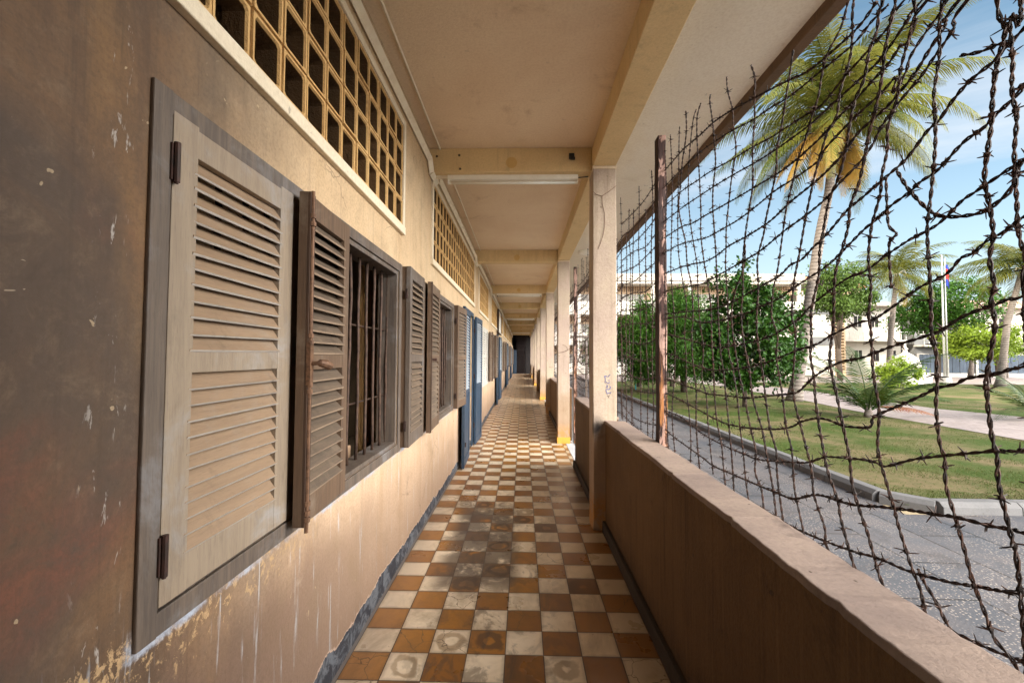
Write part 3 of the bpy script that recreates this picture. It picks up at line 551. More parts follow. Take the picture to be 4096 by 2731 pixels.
        if m == 0:
            bt = MB(); T = Vector((-.722, y0-.52, 0))
            bt.tube([(T.x,T.y,.88),(T.x,T.y,2.19)], .005, 6); bt.box(T.x-.01,T.x+.01,T.y-.012,T.y+.012,1.45,1.6); bt.tube([(T.x,T.y,1.52),(T.x+.045,T.y+.03,1.52)], [.006,.014], 8)
            for zz2 in (2.05,1.0,1.62): bt.tube([(T.x,T.y,zz2-.01),(T.x,T.y,zz2+.01)], .010, 8)
            bt.build('bolt', 'hinge', wn)
        leaf(wn, y0-.006, -.786, .55, 0, z0+.015, z1-.01, BR, side=-1, coarse=True)
        leaf(wn, y1+.006, -.755, .54, 4.5, z0+.015, z1-.01, BR, mid=.49, coarse=co)
        leaf(wn, y1+.008, -.786, .54, 0, z0+.015, z1-.01, BR, coarse=True)
        if m == 0:
            for zz2 in (2.0, 1.05): hinge(wn, -.756, y1-.004, zz2, .07, .007)
for wd in windows:
    if wd[0] > -2 and wd[1] < YW-.3: window(*wd)
def door(y0, y1, m):
    fr = MB(); fr.box(-.86, -.775, y0-.05, y0+.02, 0.002, 2.29); fr.box(-.86, -.775, y1-.02, y1+.05, 0.002, 2.29); fr.box(-.86, -.767, y0+.021, y1-.021, 2.225, 2.289)
    d = fr.build('door', 'blue', bld, .003)
    co = m >= 1
    leaf(d, y0-.055, -.745, .76, 1.5, .02, 2.24, BL, mid=.46, side=-1, coarse=co, solid_below=True, stile=.09, name='door_leaf', thick=.038, edges=None)
    leaf(d, y1+.055, -.745, .76, 2.5, .02, 2.24, BL, mid=.46, coarse=co, solid_below=True, stile=.09, name='door_leaf', thick=.038)
    slab('inner_leaf', -1.5, -.87, y1-.075, y1-.035, .02, 2.22, 'blue', d, .004)
    slab('door_stop', -.99, -.865, y0+.005, y0+.05, .004, 2.22, 'door_edge', d, .003)
    if m == 0:
        h = MB(); h.tube([(-.72,y0-.74,.30),(-.70,y0-.74,.30),(-.70,y0-.74,.36)], .008, 6); h.box(-.735,-.715,y0-.76,y0-.72,.27,.34); h.build('latch', 'hinge', d)
        for zz2 in (2.0,1.2,.35): hinge(d, -.755, y1+.052, zz2, .08, .008)
for dd in doors:
    if -2 < dd[0] < YW-1.5: door(*dd)

# ---- breeze block screens
def screen(y0, y1, near):
    rim = MB(); xo = -.772
    rim.box(-.81, xo, y0, y1, 2.425, 2.482); rim.box(-.81, xo-.006, y0, y0+.045, 2.4825, 3.262); rim.box(-.81, xo-.006, y1-.045, y1, 2.4825, 3.262); rim.box(-.81, xo-.008, y0+.0455, y1-.0455, 3.215, 3.262)
    rm = rim.build('screen', 'block_rim', bld, .004, local=True)
    a, c = y0+.046, y1-.046; n = round((c-a)/.1795); w_ = (c-a)/n; rows = 4; h_ = (3.214-2.4825)/rows
    g = MB(); k8 = [(1,.42),(.42,1),(-.42,1),(-1,.42),(-1,-.42),(-.42,-1),(.42,-1),(1,-.42)]
    sq = [(1,.42),(1,1),(-1,1),(-1,.42),(-1,-.42),(-1,-1),(1,-1),(1,-.42)]
    kk = [(1,.86),(.86,1),(-.86,1),(-1,.86),(-1,-.86),(-.86,-1),(.86,-1),(1,-.86)]
    rg = random.Random(int(y0*31)+5)
    for i in range(n):
        for j in range(rows):
            cy_, cz_ = a+w_*(i+.5), 2.4825+h_*(j+.5); hw, hh = w_/2, h_/2
            jx = rg.uniform(-.004,.004)
            prof = [(0, -.815, sq), (.0035, -.800+jx, sq), (.0055, -.786+jx, sq), (.0145, -.786+jx, kk), (.0185, -.795+jx, kk)]
            vs = []; 
            for ins, x, kp in prof: vs += [(x, cy_+(hw-ins)*p, cz_+(hh-ins)*q) for p, q in kp]
            nr = len(prof); fs = [(r*8+q, r*8+(q+1)%8, (r+1)*8+(q+1)%8, (r+1)*8+q) for r in range(nr-1) for q in range(8)]
            g.add(vs, fs, 0)
            vs = [(-.795+jx, cy_+(hw-.0185)*p, cz_+(hh-.0185)*q) for p, q in kk]
            for xx, ins in ((-.87,.022),(-.872,.018),(-.948,.022)): vs += [(xx, cy_+(hw-ins)*p, cz_+(hh-ins)*q) for p, q in kk]
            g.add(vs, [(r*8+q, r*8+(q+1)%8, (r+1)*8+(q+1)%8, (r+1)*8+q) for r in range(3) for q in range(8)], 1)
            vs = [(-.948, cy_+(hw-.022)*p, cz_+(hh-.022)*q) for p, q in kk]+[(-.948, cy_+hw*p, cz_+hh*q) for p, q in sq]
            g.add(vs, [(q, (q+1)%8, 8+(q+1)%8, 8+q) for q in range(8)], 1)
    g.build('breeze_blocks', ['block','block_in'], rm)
for y0, y1 in breeze:
    if y0 > -2.5 and y1 < YW: screen(y0, y1, y0 < 6)

# ---- things seen through the bars of the first window
b = MB(); b.box(-1.14, -1.11, .87, 1.62, .2, 2.6); b.box(-1.109, -1.09, .87, .90, .2, 2.6); b.box(-1.109, -1.09, 1.58, 1.62, .2, 2.6)
b.build('plywood_partition', 'panel', None, .003, label='tan plywood partition standing behind the bars of the first window', cat='partition')
b = MB(); rg = random.Random(4)
for i in range(12):
    z = i*.135; w2 = .16 if i < 7 else .07
    b.box(-1.30+rg.uniform(-.01,.01), -1.08+rg.uniform(-.014,.014), (.50+rg.uniform(-.02,.02)), .50+w2+rg.uniform(-.02,.02), z+.004, z+.128)
b.build('broken_brick_pier', 'brick_old', None, .006, label='broken brick pier rising inside behind the first window bars', cat='brick pier')

# ---- end of the gallery
eg = empty('end_gate', (0,YE,0), label='tall dark iron gate closing the far end of the gallery', cat='gate')
slab('gate_frame', -.79, .82, YE+.02, YE+.06, 3.2, 3.27, 'gate', eg)
b = MB()
for i in range(13): b.box(-.45+i*.06, -.425+i*.06, YE+.03, YE+.05, .02, 3.19)
for z in (.05, 2.1, 2.5): b.box(-.46, .32, YE+.022, YE+.029, z, z+.05)
b.build('gate_bars', 'gate', eg)
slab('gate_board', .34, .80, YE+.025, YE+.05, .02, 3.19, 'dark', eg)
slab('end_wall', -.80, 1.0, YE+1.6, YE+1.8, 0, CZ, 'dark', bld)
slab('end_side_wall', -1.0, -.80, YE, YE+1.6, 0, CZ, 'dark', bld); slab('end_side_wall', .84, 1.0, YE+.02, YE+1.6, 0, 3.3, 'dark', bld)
ed = MB(); ed.box(-.76, -.45, YE-.06, YE-.02, .02, 2.11); ed.box(-.72, -.49, YE-.066, YE-.061, 1.2, 2.0); ed.box(-.72, -.49, YE-.066, YE-.061, .15, 1.1)
e_ = MB(); e_.box(-.76, -.45, YE-.06, YE-.02, .02, 2.11)
de = e_.build('blue_door', 'blue', None, .004, label='narrow blue panelled door standing open beside the end gate', cat='door')
e2 = MB(); e2.box(-.72, -.49, YE-.066, YE-.0605, 1.2, 2.0); e2.box(-.72, -.49, YE-.066, YE-.0605, .15, 1.1); e2.build('door_panel', 'blue', de)

# ---- lamps under every second beam
def lamp(y, i):
    words = ['closest to the camera, under the first beam', 'second nearest, under the third beam', 'third from the camera, under the fifth beam', 'farthest of the four, near the end gate']
    o = empty('fluorescent_lamp', (0,y,3.27), label='white fluorescent batten '+words[i], cat='lamp', group='fluorescent lamps under the beams')
    c = MB(); c.box(-.64, .60, -.026, .026, -.040, .004); c.box(-.64,-.628,-.02,.02,-.075,-.038); c.box(.588,.60,-.02,.02,-.075,-.038)
    c.build('lamp_casing', 'lampw', o, .003, local=True)
    t_ = MB(); t_.tube([(-.622,0,-.066),(.582,0,-.066)], .0135, 14); t_.build('glass_tube', 'tube', o, smooth=True, local=True)
    e = MB(); 
    for x in (-.616,.576): e.tube([(x-.010,0,-.066),(x+.010,0,-.066)], .0142, 12)
    e.tube([(.35,0,-.055),(.35,0,-.046)], .006, 8); e.tube([(-.44,0,-.055),(-.44,0,-.046)], .006, 8)
    e.build('lamp_holder', 'black' if i else 'lampw', o, local=True)
    w3 = MB(); w3.tube([(.60,0,-.02),(.66,.004,-.012),(.70,.01,-.004)], .005, 6); w3.build('lamp_wire', 'black', o, local=True)
    w4 = MB(); w4.box(-.79,-.64,-.012,.012,-.022,.003); w4.build('lamp_duct', 'pipe', o, local=True)
for i, k in enumerate((0, 2, 4, 7)): lamp(PY+.15+k*P, i)

# ---- cable duct along the top of the wall, dropping under each beam
b = MB()
def seg(p, q, w2=.026):
    b.tube([p, q], w2*1.35, 4)
y = -3.0
for k in range(0, NB):
    yb = PY+.06+k*P
    seg((-.785, y, 3.36), (-.785, yb-.10, 3.36)); seg((-.785, yb-.10, 3.36), (-.783, yb-.03, 3.262)); seg((-.783, yb-.03, 3.262), (-.783, yb+.22, 3.258)); seg((-.783, yb+.22, 3.258), (-.785, yb+.30, 3.36)); y = yb+.30
b.build('cable_duct', 'pipe', None, label='white cable duct running along the top of the cell wall', cat='cable duct')
b = MB(); rg = random.Random(2)
b.tube([(-.70+.0*i, -3+i*.6, 3.488+rg.uniform(-.004,.004)) for i in range(60)], .009, 5)
b.build('ceiling_cable', 'pipe', None, label='thin painted cable clipped to the ceiling beside the wall', cat='cable')
# bent leftover fixings
b = MB(); b.box(.505,.555,PY+.045,PY+.058,3.385,3.44); b.box(.515,.56,PY+.03,PY+.046,3.375,3.40)
b.build('switch_bracket', 'black', None, .002, label='small black bracket on the first cross beam near the pillar', cat='bracket')
b = MB()
for x, z in ((-.79,3.43),(-.73,3.42),(-.52,3.43),(-.51,3.30)): b.tube([(x,PY+.058,z),(x,PY+.05,z+.002)], [.012,.009], 7)
b.build('old_plugs', 'lip', bld)
# bulkhead lamp on the soffit in the second bay
for y, x in ((5.75, 1.30), (13.6, 1.3)):
    b = MB(); b.tube([(x,y,CZ-.005),(x,y,CZ-.02),(x,y,CZ-.05),(x,y,CZ-.065)], [.20,.20,.13,.05], 18)
    b.build('ceiling_light', 'lampw', None, smooth=True, label='round dusty ceiling light under the eaves '+('just past the second pillar' if y < 7 else 'deep in the gallery'), cat='lamp')
# thin wire wound on the first pillar
b = MB(); yy = PY-.006
b.tube([(.718,yy,3.06),(.75,yy,3.03),(.80,yy-.003,3.015),(.86,yy,3.055),(.93,yy,3.11)], .0022, 5)
b.tube([(.80,yy-.002,3.015),(.803,yy,2.94),(.825,yy,2.85),(.825,yy,2.75),(.81,yy,2.66),(.785,yy,2.58),(.765,yy,2.53)], .0022, 5)
b.build('tie_wire', 'rust', None, label='thin rusty wire looped round the top of the first pillar', cat='wire')
b = MB(); b.tube([(.72,5.57,1.62),(.80,5.572,1.63),(.88,5.572,1.66),(.94,5.573,1.70)], .004, 5); b.tube([(.80,5.57,1.77),(.86,5.56,1.74),(.90,5.565,1.67)], .003, 5); b.build('tie_wire', 'rust', None, label='bent rusty wire tied across the second pillar', cat='wire')
# painted scrawl on the first pillar
def strokes(name, mat, ss, y, parent, r=.0028):
    b = MB()
    for s_ in ss:
        b.tube([(x, y, z) for x, z in s_], r, 6)
    o = b.build(name, mat, parent); return o
pil = [c for c in bld.children if c.name.startswith('pillar') and 'neck' not in c.name]
gx = lambda px: .755+(px-30)/(490-30)*.20; gz = lambda py: 1.476-(py)/(750)*.292
ss = [[(175,270),(190,248),(225,252),(255,268),(275,245),(288,215),(305,212)], [(190,262),(200,310),(203,350),(188,400),(215,405),(222,380),(240,408),(275,412),(285,385)], [(262,345),(290,350)],
      [(240,440),(230,455),(248,472),(215,500),(238,515),(245,490)], [(290,475),(308,500),(300,535),(265,560),(228,545),(212,575),(228,625),(240,660),(262,640),(280,632),(300,655),(320,608)]]
strokes('scrawl', 'ink', [[(gx(x), gz(y)) for x, y in s_] for s_ in ss], PY-.0012, pil[0], .0036)
strokes('scrawl', 'ink2', [[(gx(x), gz(y)) for x, y in s_] for s_ in [[(316,405),(320,415)],[(355,515),(362,525)],[(360,603),(374,612)],[(250,690),(245,708),(262,712)],[(285,685),(262,748)]]], PY-.0012, pil[0], .0032)
if len(pil) > 2:
    y3 = PY+2*P-.001; x = .80
    for i, (s_) in enumerate([[(0,0),(0,.03),(.012,.03),(.012,0)],[(.02,0),(.02,.03)],[(.03,0),(.03,.03),(.042,.028),(.042,0)],[(.055,.04),(.055,0),(.065,0)],[(.075,.03),(.075,0),(.087,0),(.087,.03)],[(.097,0),(.097,.03),(.11,.03),(.11,0)],[(.0,.09),(.012,.10),(.012,.08)]]):
        strokes('scrawl', 'ink2', [[(x+a, 1.25+c) for a, c in s_]], y3, pil[2], .002)

# ---- notice board hung over the screens by the second door
nb = empty('notice_board', (-.70, 12.9, 2.75), label='framed white notice board hung high over the second blue door', cat='board')
bb = MB(); bb.box(-.775,-.715,12.32,12.36,2.33,3.14); bb.box(-.775,-.715,14.02,14.06,2.33,3.14); bb.box(-.775,-.715,12.361,14.019,2.33,2.37); bb.box(-.775,-.715,12.361,14.019,3.10,3.14); bb.build('board_frame', 'moulding', nb)
slab('board_face', -.76, -.73, 12.36, 14.02, 2.37, 3.10, 'paper', nb)
slab('board_heading', -.7295, -.728, 12.42, 13.95, 2.93, 3.05, 'ochre', nb)

# barbed wire of the nearest panel, as (y, z) runs in the plane of the fence
WV = [
[(0.215,2.996),(0.212,2.885),(0.263,2.8),(0.283,2.738),(0.323,2.61),(0.339,2.472),(0.308,2.348),(0.257,2.233),(0.22,2.086),(0.173,1.953),(0.154,1.773),(0.156,1.698),(0.139,1.544),(0.115,1.383),(0.098,1.203),(0.077,1.059),(0.072,0.945)],
[(0.33,2.965),(0.326,2.9),(0.34,2.834),(0.338,2.689),(0.355,2.465),(0.366,2.25),(0.333,2.122),(0.287,1.995),(0.25,1.85),(0.262,1.704),(0.256,1.544),(0.244,1.374),(0.218,1.208),(0.198,1.056),(0.194,0.947)],
[(0.089,2.934),(0.109,2.882),(0.169,2.738),(0.21,2.632),(0.206,2.472),(0.16,2.309),(0.126,2.188),(0.093,2.049),(0.076,1.938),(0.041,1.753),(0.024,1.597),(0.023,1.441),(-0.013,1.362),(-0.034,1.223),(-0.066,1.089),(-0.082,0.965)],
[(0.016,2.926),(0.047,2.873),(0.064,2.776),(0.059,2.673),(0.054,2.622),(0.026,2.439),(0.021,2.309),(0.011,2.211),(-0.016,2.058),(-0.05,1.969),(-0.082,1.812),(-0.097,1.644),(-0.109,1.497),(-0.128,1.362),(-0.158,1.241),(-0.187,1.133),(-0.207,1.024),(-0.239,0.939)],
[(-0.101,2.902),(-0.113,2.859),(-0.126,2.747),(-0.143,2.63),(-0.155,2.518),(-0.136,2.397),(-0.13,2.3),(-0.136,2.179),(-0.144,2.059),(-0.159,1.949),(-0.174,1.745),(-0.194,1.603),(-0.222,1.491),(-0.243,1.363),(-0.275,1.24),(-0.293,1.129),(-0.303,1.033),(-0.312,0.942)],
[(-0.283,2.877),(-0.307,2.795),(-0.326,2.696),(-0.34,2.595),(-0.355,2.492),(-0.328,2.369),(-0.299,2.261),(-0.277,2.157),(-0.269,2.067),(-0.267,1.975),(-0.268,1.791),(-0.277,1.592),(-0.304,1.502),(-0.346,1.373),(-0.378,1.248),(-0.406,1.153),(-0.422,1.029),(-0.456,0.938)],
[(-0.442,2.041),(-0.412,1.946),(-0.345,1.853),(-0.313,1.741),(-0.342,1.591),(-0.371,1.47),(-0.414,1.362),(-0.445,1.267),(-0.489,1.171),(-0.499,1.085),(-0.529,1.019),(-0.561,0.941)],
[(-0.499,2.787),(-0.517,2.72),(-0.522,2.631),(-0.513,2.551),(-0.512,2.417),(-0.501,2.273),(-0.478,2.181),(-0.443,2.066),(-0.421,1.961),(-0.415,1.86),(-0.398,1.733),(-0.412,1.607),(-0.451,1.514),(-0.487,1.386),(-0.543,1.266),(-0.576,1.189),(-0.602,1.086),(-0.624,1.041),(-0.648,0.937)],
[(-0.796,2.64),(-0.772,2.575),(-0.75,2.498),(-0.721,2.423),(-0.69,2.332),(-0.676,2.264),(-0.649,2.199),(-0.606,2.099),(-0.577,2.045),(-0.546,1.95),(-0.528,1.842),(-0.525,1.714),(-0.537,1.619),(-0.561,1.509),(-0.582,1.402),(-0.619,1.286),(-0.644,1.204),(-0.648,1.142),(-0.657,1.076),(-0.685,0.951)],
[(-1.054,2.601),(-1.014,2.554),(-0.974,2.512),(-0.954,2.495),(-0.927,2.454),(-0.909,2.402),(-0.881,2.348),(-0.851,2.31),(-0.804,2.249),(-0.781,2.183),(-0.744,2.091),(-0.713,2.007),(-0.679,1.891),(-0.656,1.806),(-0.643,1.711),(-0.66,1.637),(-0.67,1.549),(-0.686,1.419),(-0.722,1.303),(-0.74,1.224),(-0.749,1.109),(-0.761,1.054),(-0.796,0.97),(-0.817,0.936)],
[(-1.076,2.555),(-1.066,2.503),(-1.051,2.441),(-1.032,2.386),(-1.017,2.344),(-0.988,2.295),(-0.958,2.262),(-0.923,2.22),(-0.889,2.152),(-0.878,2.111),(-0.836,2.033),(-0.796,1.908),(-0.782,1.815),(-0.768,1.699),(-0.77,1.645),(-0.77,1.549),(-0.767,1.433),(-0.791,1.314),(-0.825,1.242),(-0.848,1.17),(-0.867,1.105),(-0.908,1.019),(-0.918,0.971),(-0.942,0.937)],
[(-1.173,2.508),(-1.161,2.487),(-1.145,2.443),(-1.129,2.402),(-1.107,2.337),(-1.073,2.294),(-1.05,2.231),(-1.024,2.172),(-0.99,2.104),(-0.954,2.044),(-0.925,1.954),(-0.91,1.901),(-0.894,1.815),(-0.867,1.71),(-0.858,1.614),(-0.858,1.556),(-0.861,1.485),(-0.869,1.422),(-0.881,1.347),(-0.909,1.26),(-0.928,1.197),(-0.959,1.119),(-0.975,1.074),(-1.007,0.993),(-1.04,0.938)],
[(-1.22,2.469),(-1.21,2.445),(-1.184,2.366),(-1.157,2.289),(-1.137,2.22),(-1.12,2.164),(-1.109,2.132),(-1.075,2.051),(-1.052,1.998),(-1.031,1.935),(-1.006,1.883),(-0.983,1.799),(-0.963,1.675),(-0.955,1.629),(-0.956,1.544),(-0.978,1.432),(-1.01,1.309),(-1.021,1.261),(-1.038,1.187),(-1.055,1.121),(-1.076,1.073),(-1.105,1.011),(-1.128,0.969),(-1.157,0.936)],
[(-1.271,2.426),(-1.265,2.401),(-1.247,2.346),(-1.223,2.287),(-1.21,2.215),(-1.187,2.155),(-1.171,2.102),(-1.162,2.038),(-1.145,1.992),(-1.123,1.908),(-1.111,1.824),(-1.109,1.749),(-1.103,1.669),(-1.104,1.632),(-1.116,1.514),(-1.129,1.415),(-1.133,1.312),(-1.148,1.238),(-1.177,1.17),(-1.183,1.128),(-1.22,1.045),(-1.239,0.994),(-1.257,0.946)],
[(-1.334,2.373),(-1.332,2.319),(-1.323,2.248),(-1.312,2.168),(-1.307,2.105),(-1.301,2.04),(-1.293,1.95),(-1.288,1.868),(-1.284,1.814),(-1.29,1.739),(-1.289,1.647),(-1.289,1.62),(-1.292,1.561),(-1.294,1.498),(-1.291,1.439),(-1.3,1.36),(-1.305,1.326),(-1.306,1.265),(-1.33,1.2),(-1.35,1.138),(-1.367,1.082),(-1.388,1.027),(-1.41,0.99),(-1.432,0.966),(-1.452,0.941)],
[(-1.454,2.273),(-1.459,2.209),(-1.448,2.145),(-1.441,2.081),(-1.432,2.029),(-1.427,1.98),(-1.421,1.921),(-1.427,1.858),(-1.429,1.802),(-1.424,1.755),(-1.424,1.699),(-1.423,1.672),(-1.424,1.616),(-1.41,1.521),(-1.412,1.473),(-1.415,1.394),(-1.421,1.353),(-1.424,1.304),(-1.44,1.216),(-1.458,1.152)],
[(-1.486,2.207),(-1.478,2.225),(-1.469,2.213),(-1.469,2.142),(-1.472,2.074),(-1.474,2.022),(-1.465,1.961),(-1.469,1.902),(-1.473,1.858),(-1.476,1.796),(-1.479,1.728),(-1.48,1.653)],
]
WX_ = [
[(-1.156,2.035),(-1.16,1.955),(-1.165,1.901),(-1.184,1.875),(-1.17,1.858),(-1.157,1.814),(-1.168,1.74)],
[(-1.365,2.221),(-1.406,2.2),(-1.437,2.193),(-1.456,2.185)],
[(-1.227,1.042),(-1.246,1.016),(-1.271,0.988),(-1.291,0.96),(-1.306,0.94)],
[(-1.187,2.04),(-1.231,1.969),(-1.287,1.897),(-1.324,1.875),(-1.36,1.866),(-1.4,1.863),(-1.427,1.872),(-1.446,1.891),(-1.475,1.938)],
]
WH = [
[(0.356,2.817),(0.263,2.797),(0.064,2.773),(-0.126,2.747),(-0.326,2.696),(-0.479,2.645),(-0.664,2.592),(-0.765,2.555),(-0.857,2.527),(-0.974,2.511),(-1.075,2.51),(-1.14,2.529)],
[(0.359,2.696),(0.059,2.673),(-0.235,2.617),(-0.35,2.594),(-0.509,2.549),(-0.617,2.532),(-0.75,2.503),(-0.906,2.483),(-1.057,2.47),(-1.131,2.48),(-1.179,2.49)],
[(0.347,2.565),(0.104,2.534),(-0.098,2.508),(-0.345,2.461),(-0.465,2.444),(-0.625,2.409),(-0.72,2.395),(-0.835,2.381),(-0.909,2.373),(-1.028,2.392),(-1.121,2.414),(-1.192,2.432),(-1.223,2.46)],
[(0.349,2.463),(0.052,2.438),(-0.185,2.408),(-0.343,2.389),(-0.526,2.361),(-0.691,2.346),(-0.852,2.341),(-0.96,2.35),(-1.053,2.355),(-1.135,2.363),(-1.193,2.371),(-1.247,2.403),(-1.272,2.425)],
[(0.351,2.349),(0.166,2.316),(0.004,2.303),(-0.182,2.287),(-0.367,2.272),(-0.523,2.26),(-0.676,2.252),(-0.804,2.249),(-0.847,2.257),(-0.927,2.267),(-1.007,2.295),(-1.069,2.309),(-1.118,2.317),(-1.175,2.336),(-1.223,2.349),(-1.231,2.343),(-1.264,2.377),(-1.296,2.405)],
[(0.37,2.245),(-0.006,2.185),(-0.179,2.172),(-0.365,2.171),(-0.506,2.184),(-0.648,2.192),(-0.781,2.194),(-0.895,2.202),(-0.932,2.216),(-1.028,2.243),(-1.089,2.259),(-1.144,2.273),(-1.198,2.282),(-1.181,2.248),(-1.223,2.277),(-1.246,2.302),(-1.289,2.339),(-1.329,2.359),(-1.341,2.368)],
[(0.373,2.106),(0.2,2.088),(-0.004,2.06),(-0.133,2.062),(-0.279,2.074),(-0.44,2.075),(-0.606,2.084),(-0.697,2.107),(-0.762,2.116),(-0.883,2.141),(-0.991,2.158),(-1.02,2.174),(-1.079,2.201),(-1.155,2.221),(-1.21,2.235),(-1.25,2.255),(-1.288,2.282),(-1.328,2.318),(-1.365,2.347)],
[(0.392,1.982),(0.037,1.947),(-0.108,1.953),(-0.315,1.966),(-0.454,1.975),(-0.561,1.986),(-0.713,2.018),(-0.831,2.041),(-0.946,2.06),(-0.989,2.08),(-1.068,2.117),(-1.113,2.145),(-1.16,2.175),(-1.221,2.213),(-1.26,2.238),(-1.307,2.259),(-1.35,2.292),(-1.382,2.333)],
[(0.362,1.827),(-0.082,1.798),(-0.273,1.809),(-0.434,1.831),(-0.543,1.847),(-0.666,1.864),(-0.728,1.888),(-0.795,1.895),(-0.858,1.92),(-0.925,1.947),(-1.019,1.991),(-1.083,2.009),(-1.156,2.04),(-1.217,2.06),(-1.272,2.101),(-1.303,2.108),(-1.341,2.136),(-1.385,2.153),(-1.421,2.167),(-1.454,2.18),(-1.489,2.198),(-1.502,2.199)],
[(0.346,1.798),(0.236,1.777),(0.041,1.739),(-0.148,1.734),(-0.29,1.736),(-0.448,1.747),(-0.541,1.762),(-0.651,1.774),(-0.771,1.803),(-0.845,1.824),(-0.922,1.848),(-1.024,1.89),(-1.08,1.915),(-1.134,1.937),(-1.172,1.95),(-1.231,1.967),(-1.253,1.983),(-1.304,1.992),(-1.364,2.026),(-1.398,2.039),(-1.425,2.049),(-1.472,2.07),(-1.485,2.081),(-1.499,2.084)],
[(0.523,1.694),(0.238,1.652),(-0.123,1.604),(-0.361,1.612),(-0.538,1.627),(-0.66,1.648),(-0.768,1.687),(-0.853,1.726),(-0.947,1.769),(-1.029,1.791),(-1.077,1.799),(-1.15,1.826),(-1.175,1.836),(-1.228,1.847),(-1.281,1.861),(-1.315,1.876),(-1.36,1.898),(-1.386,1.906),(-1.421,1.917),(-1.468,1.933),(-1.495,1.944)],
[(0.47,1.561),(0.182,1.511),(-0.04,1.49),(-0.303,1.498),(-0.475,1.519),(-0.619,1.541),(-0.776,1.583),(-0.869,1.598),(-0.947,1.623),(-1.056,1.654),(-1.096,1.659),(-1.156,1.683),(-1.218,1.712),(-1.257,1.728),(-1.292,1.738),(-1.321,1.751),(-1.357,1.774),(-1.374,1.779),(-1.41,1.799),(-1.436,1.808),(-1.478,1.826),(-1.491,1.829)],
[(0.338,1.39),(0.102,1.373),(-0.025,1.363),(-0.243,1.372),(-0.423,1.38),(-0.575,1.402),(-0.692,1.419),(-0.761,1.432),(-0.805,1.462),(-0.876,1.499),(-0.966,1.538),(-1.053,1.554),(-1.111,1.57),(-1.162,1.582),(-1.243,1.604),(-1.289,1.618),(-1.331,1.635),(-1.362,1.65),(-1.414,1.663),(-1.443,1.671),(-1.48,1.679)],
[(0.372,1.293),(0.104,1.266),(-0.158,1.241),(-0.387,1.249),(-0.599,1.275),(-0.712,1.301),(-0.791,1.334),(-0.882,1.357),(-0.978,1.347),(-0.987,1.348),(-1.078,1.36),(-1.102,1.39),(-1.145,1.417),(-1.211,1.444),(-1.249,1.467),(-1.285,1.484),(-1.323,1.495),(-1.353,1.51),(-1.41,1.521),(-1.449,1.534),(-1.483,1.544)],
[(0.71,1.193),(0.374,1.186),(0.08,1.143),(-0.177,1.131),(-0.401,1.134),(-0.511,1.138),(-0.673,1.169),(-0.809,1.198),(-0.906,1.24),(-0.917,1.242),(-1.016,1.259),(-1.109,1.27),(-1.141,1.267),(-1.218,1.303),(-1.28,1.324),(-1.327,1.339),(-1.37,1.353),(-1.416,1.367),(-1.478,1.383)],
[(0.712,1.073),(0.48,1.049),(0.057,1.022),(-0.078,1.008),(-0.274,1.018),(-0.424,1.026),(-0.53,1.036),(-0.656,1.045),(-0.747,1.056),(-0.847,1.101),(-0.911,1.116),(-0.955,1.117),(-1.03,1.13),(-1.085,1.144),(-1.091,1.147),(-1.195,1.173),(-1.283,1.192),(-1.33,1.203),(-1.398,1.21),(-1.435,1.217),(-1.478,1.226)],
[(0.715,0.953),(0.347,0.933),(-0.076,0.903),(-0.288,0.923),(-0.476,0.938),(-0.552,0.944),(-0.643,0.954),(-0.695,0.949),(-0.791,0.956),(-0.915,0.974),(-1.026,0.995),(-1.023,0.992),(-1.113,1.015),(-1.205,1.026),(-1.297,1.047),(-1.366,1.072),(-1.394,1.081),(-1.474,1.11)],
[(-1.224,0.938),(-1.275,0.939),(-1.322,0.946),(-1.39,0.955),(-1.432,0.966),(-1.471,0.982)],
]
FX = 1.045
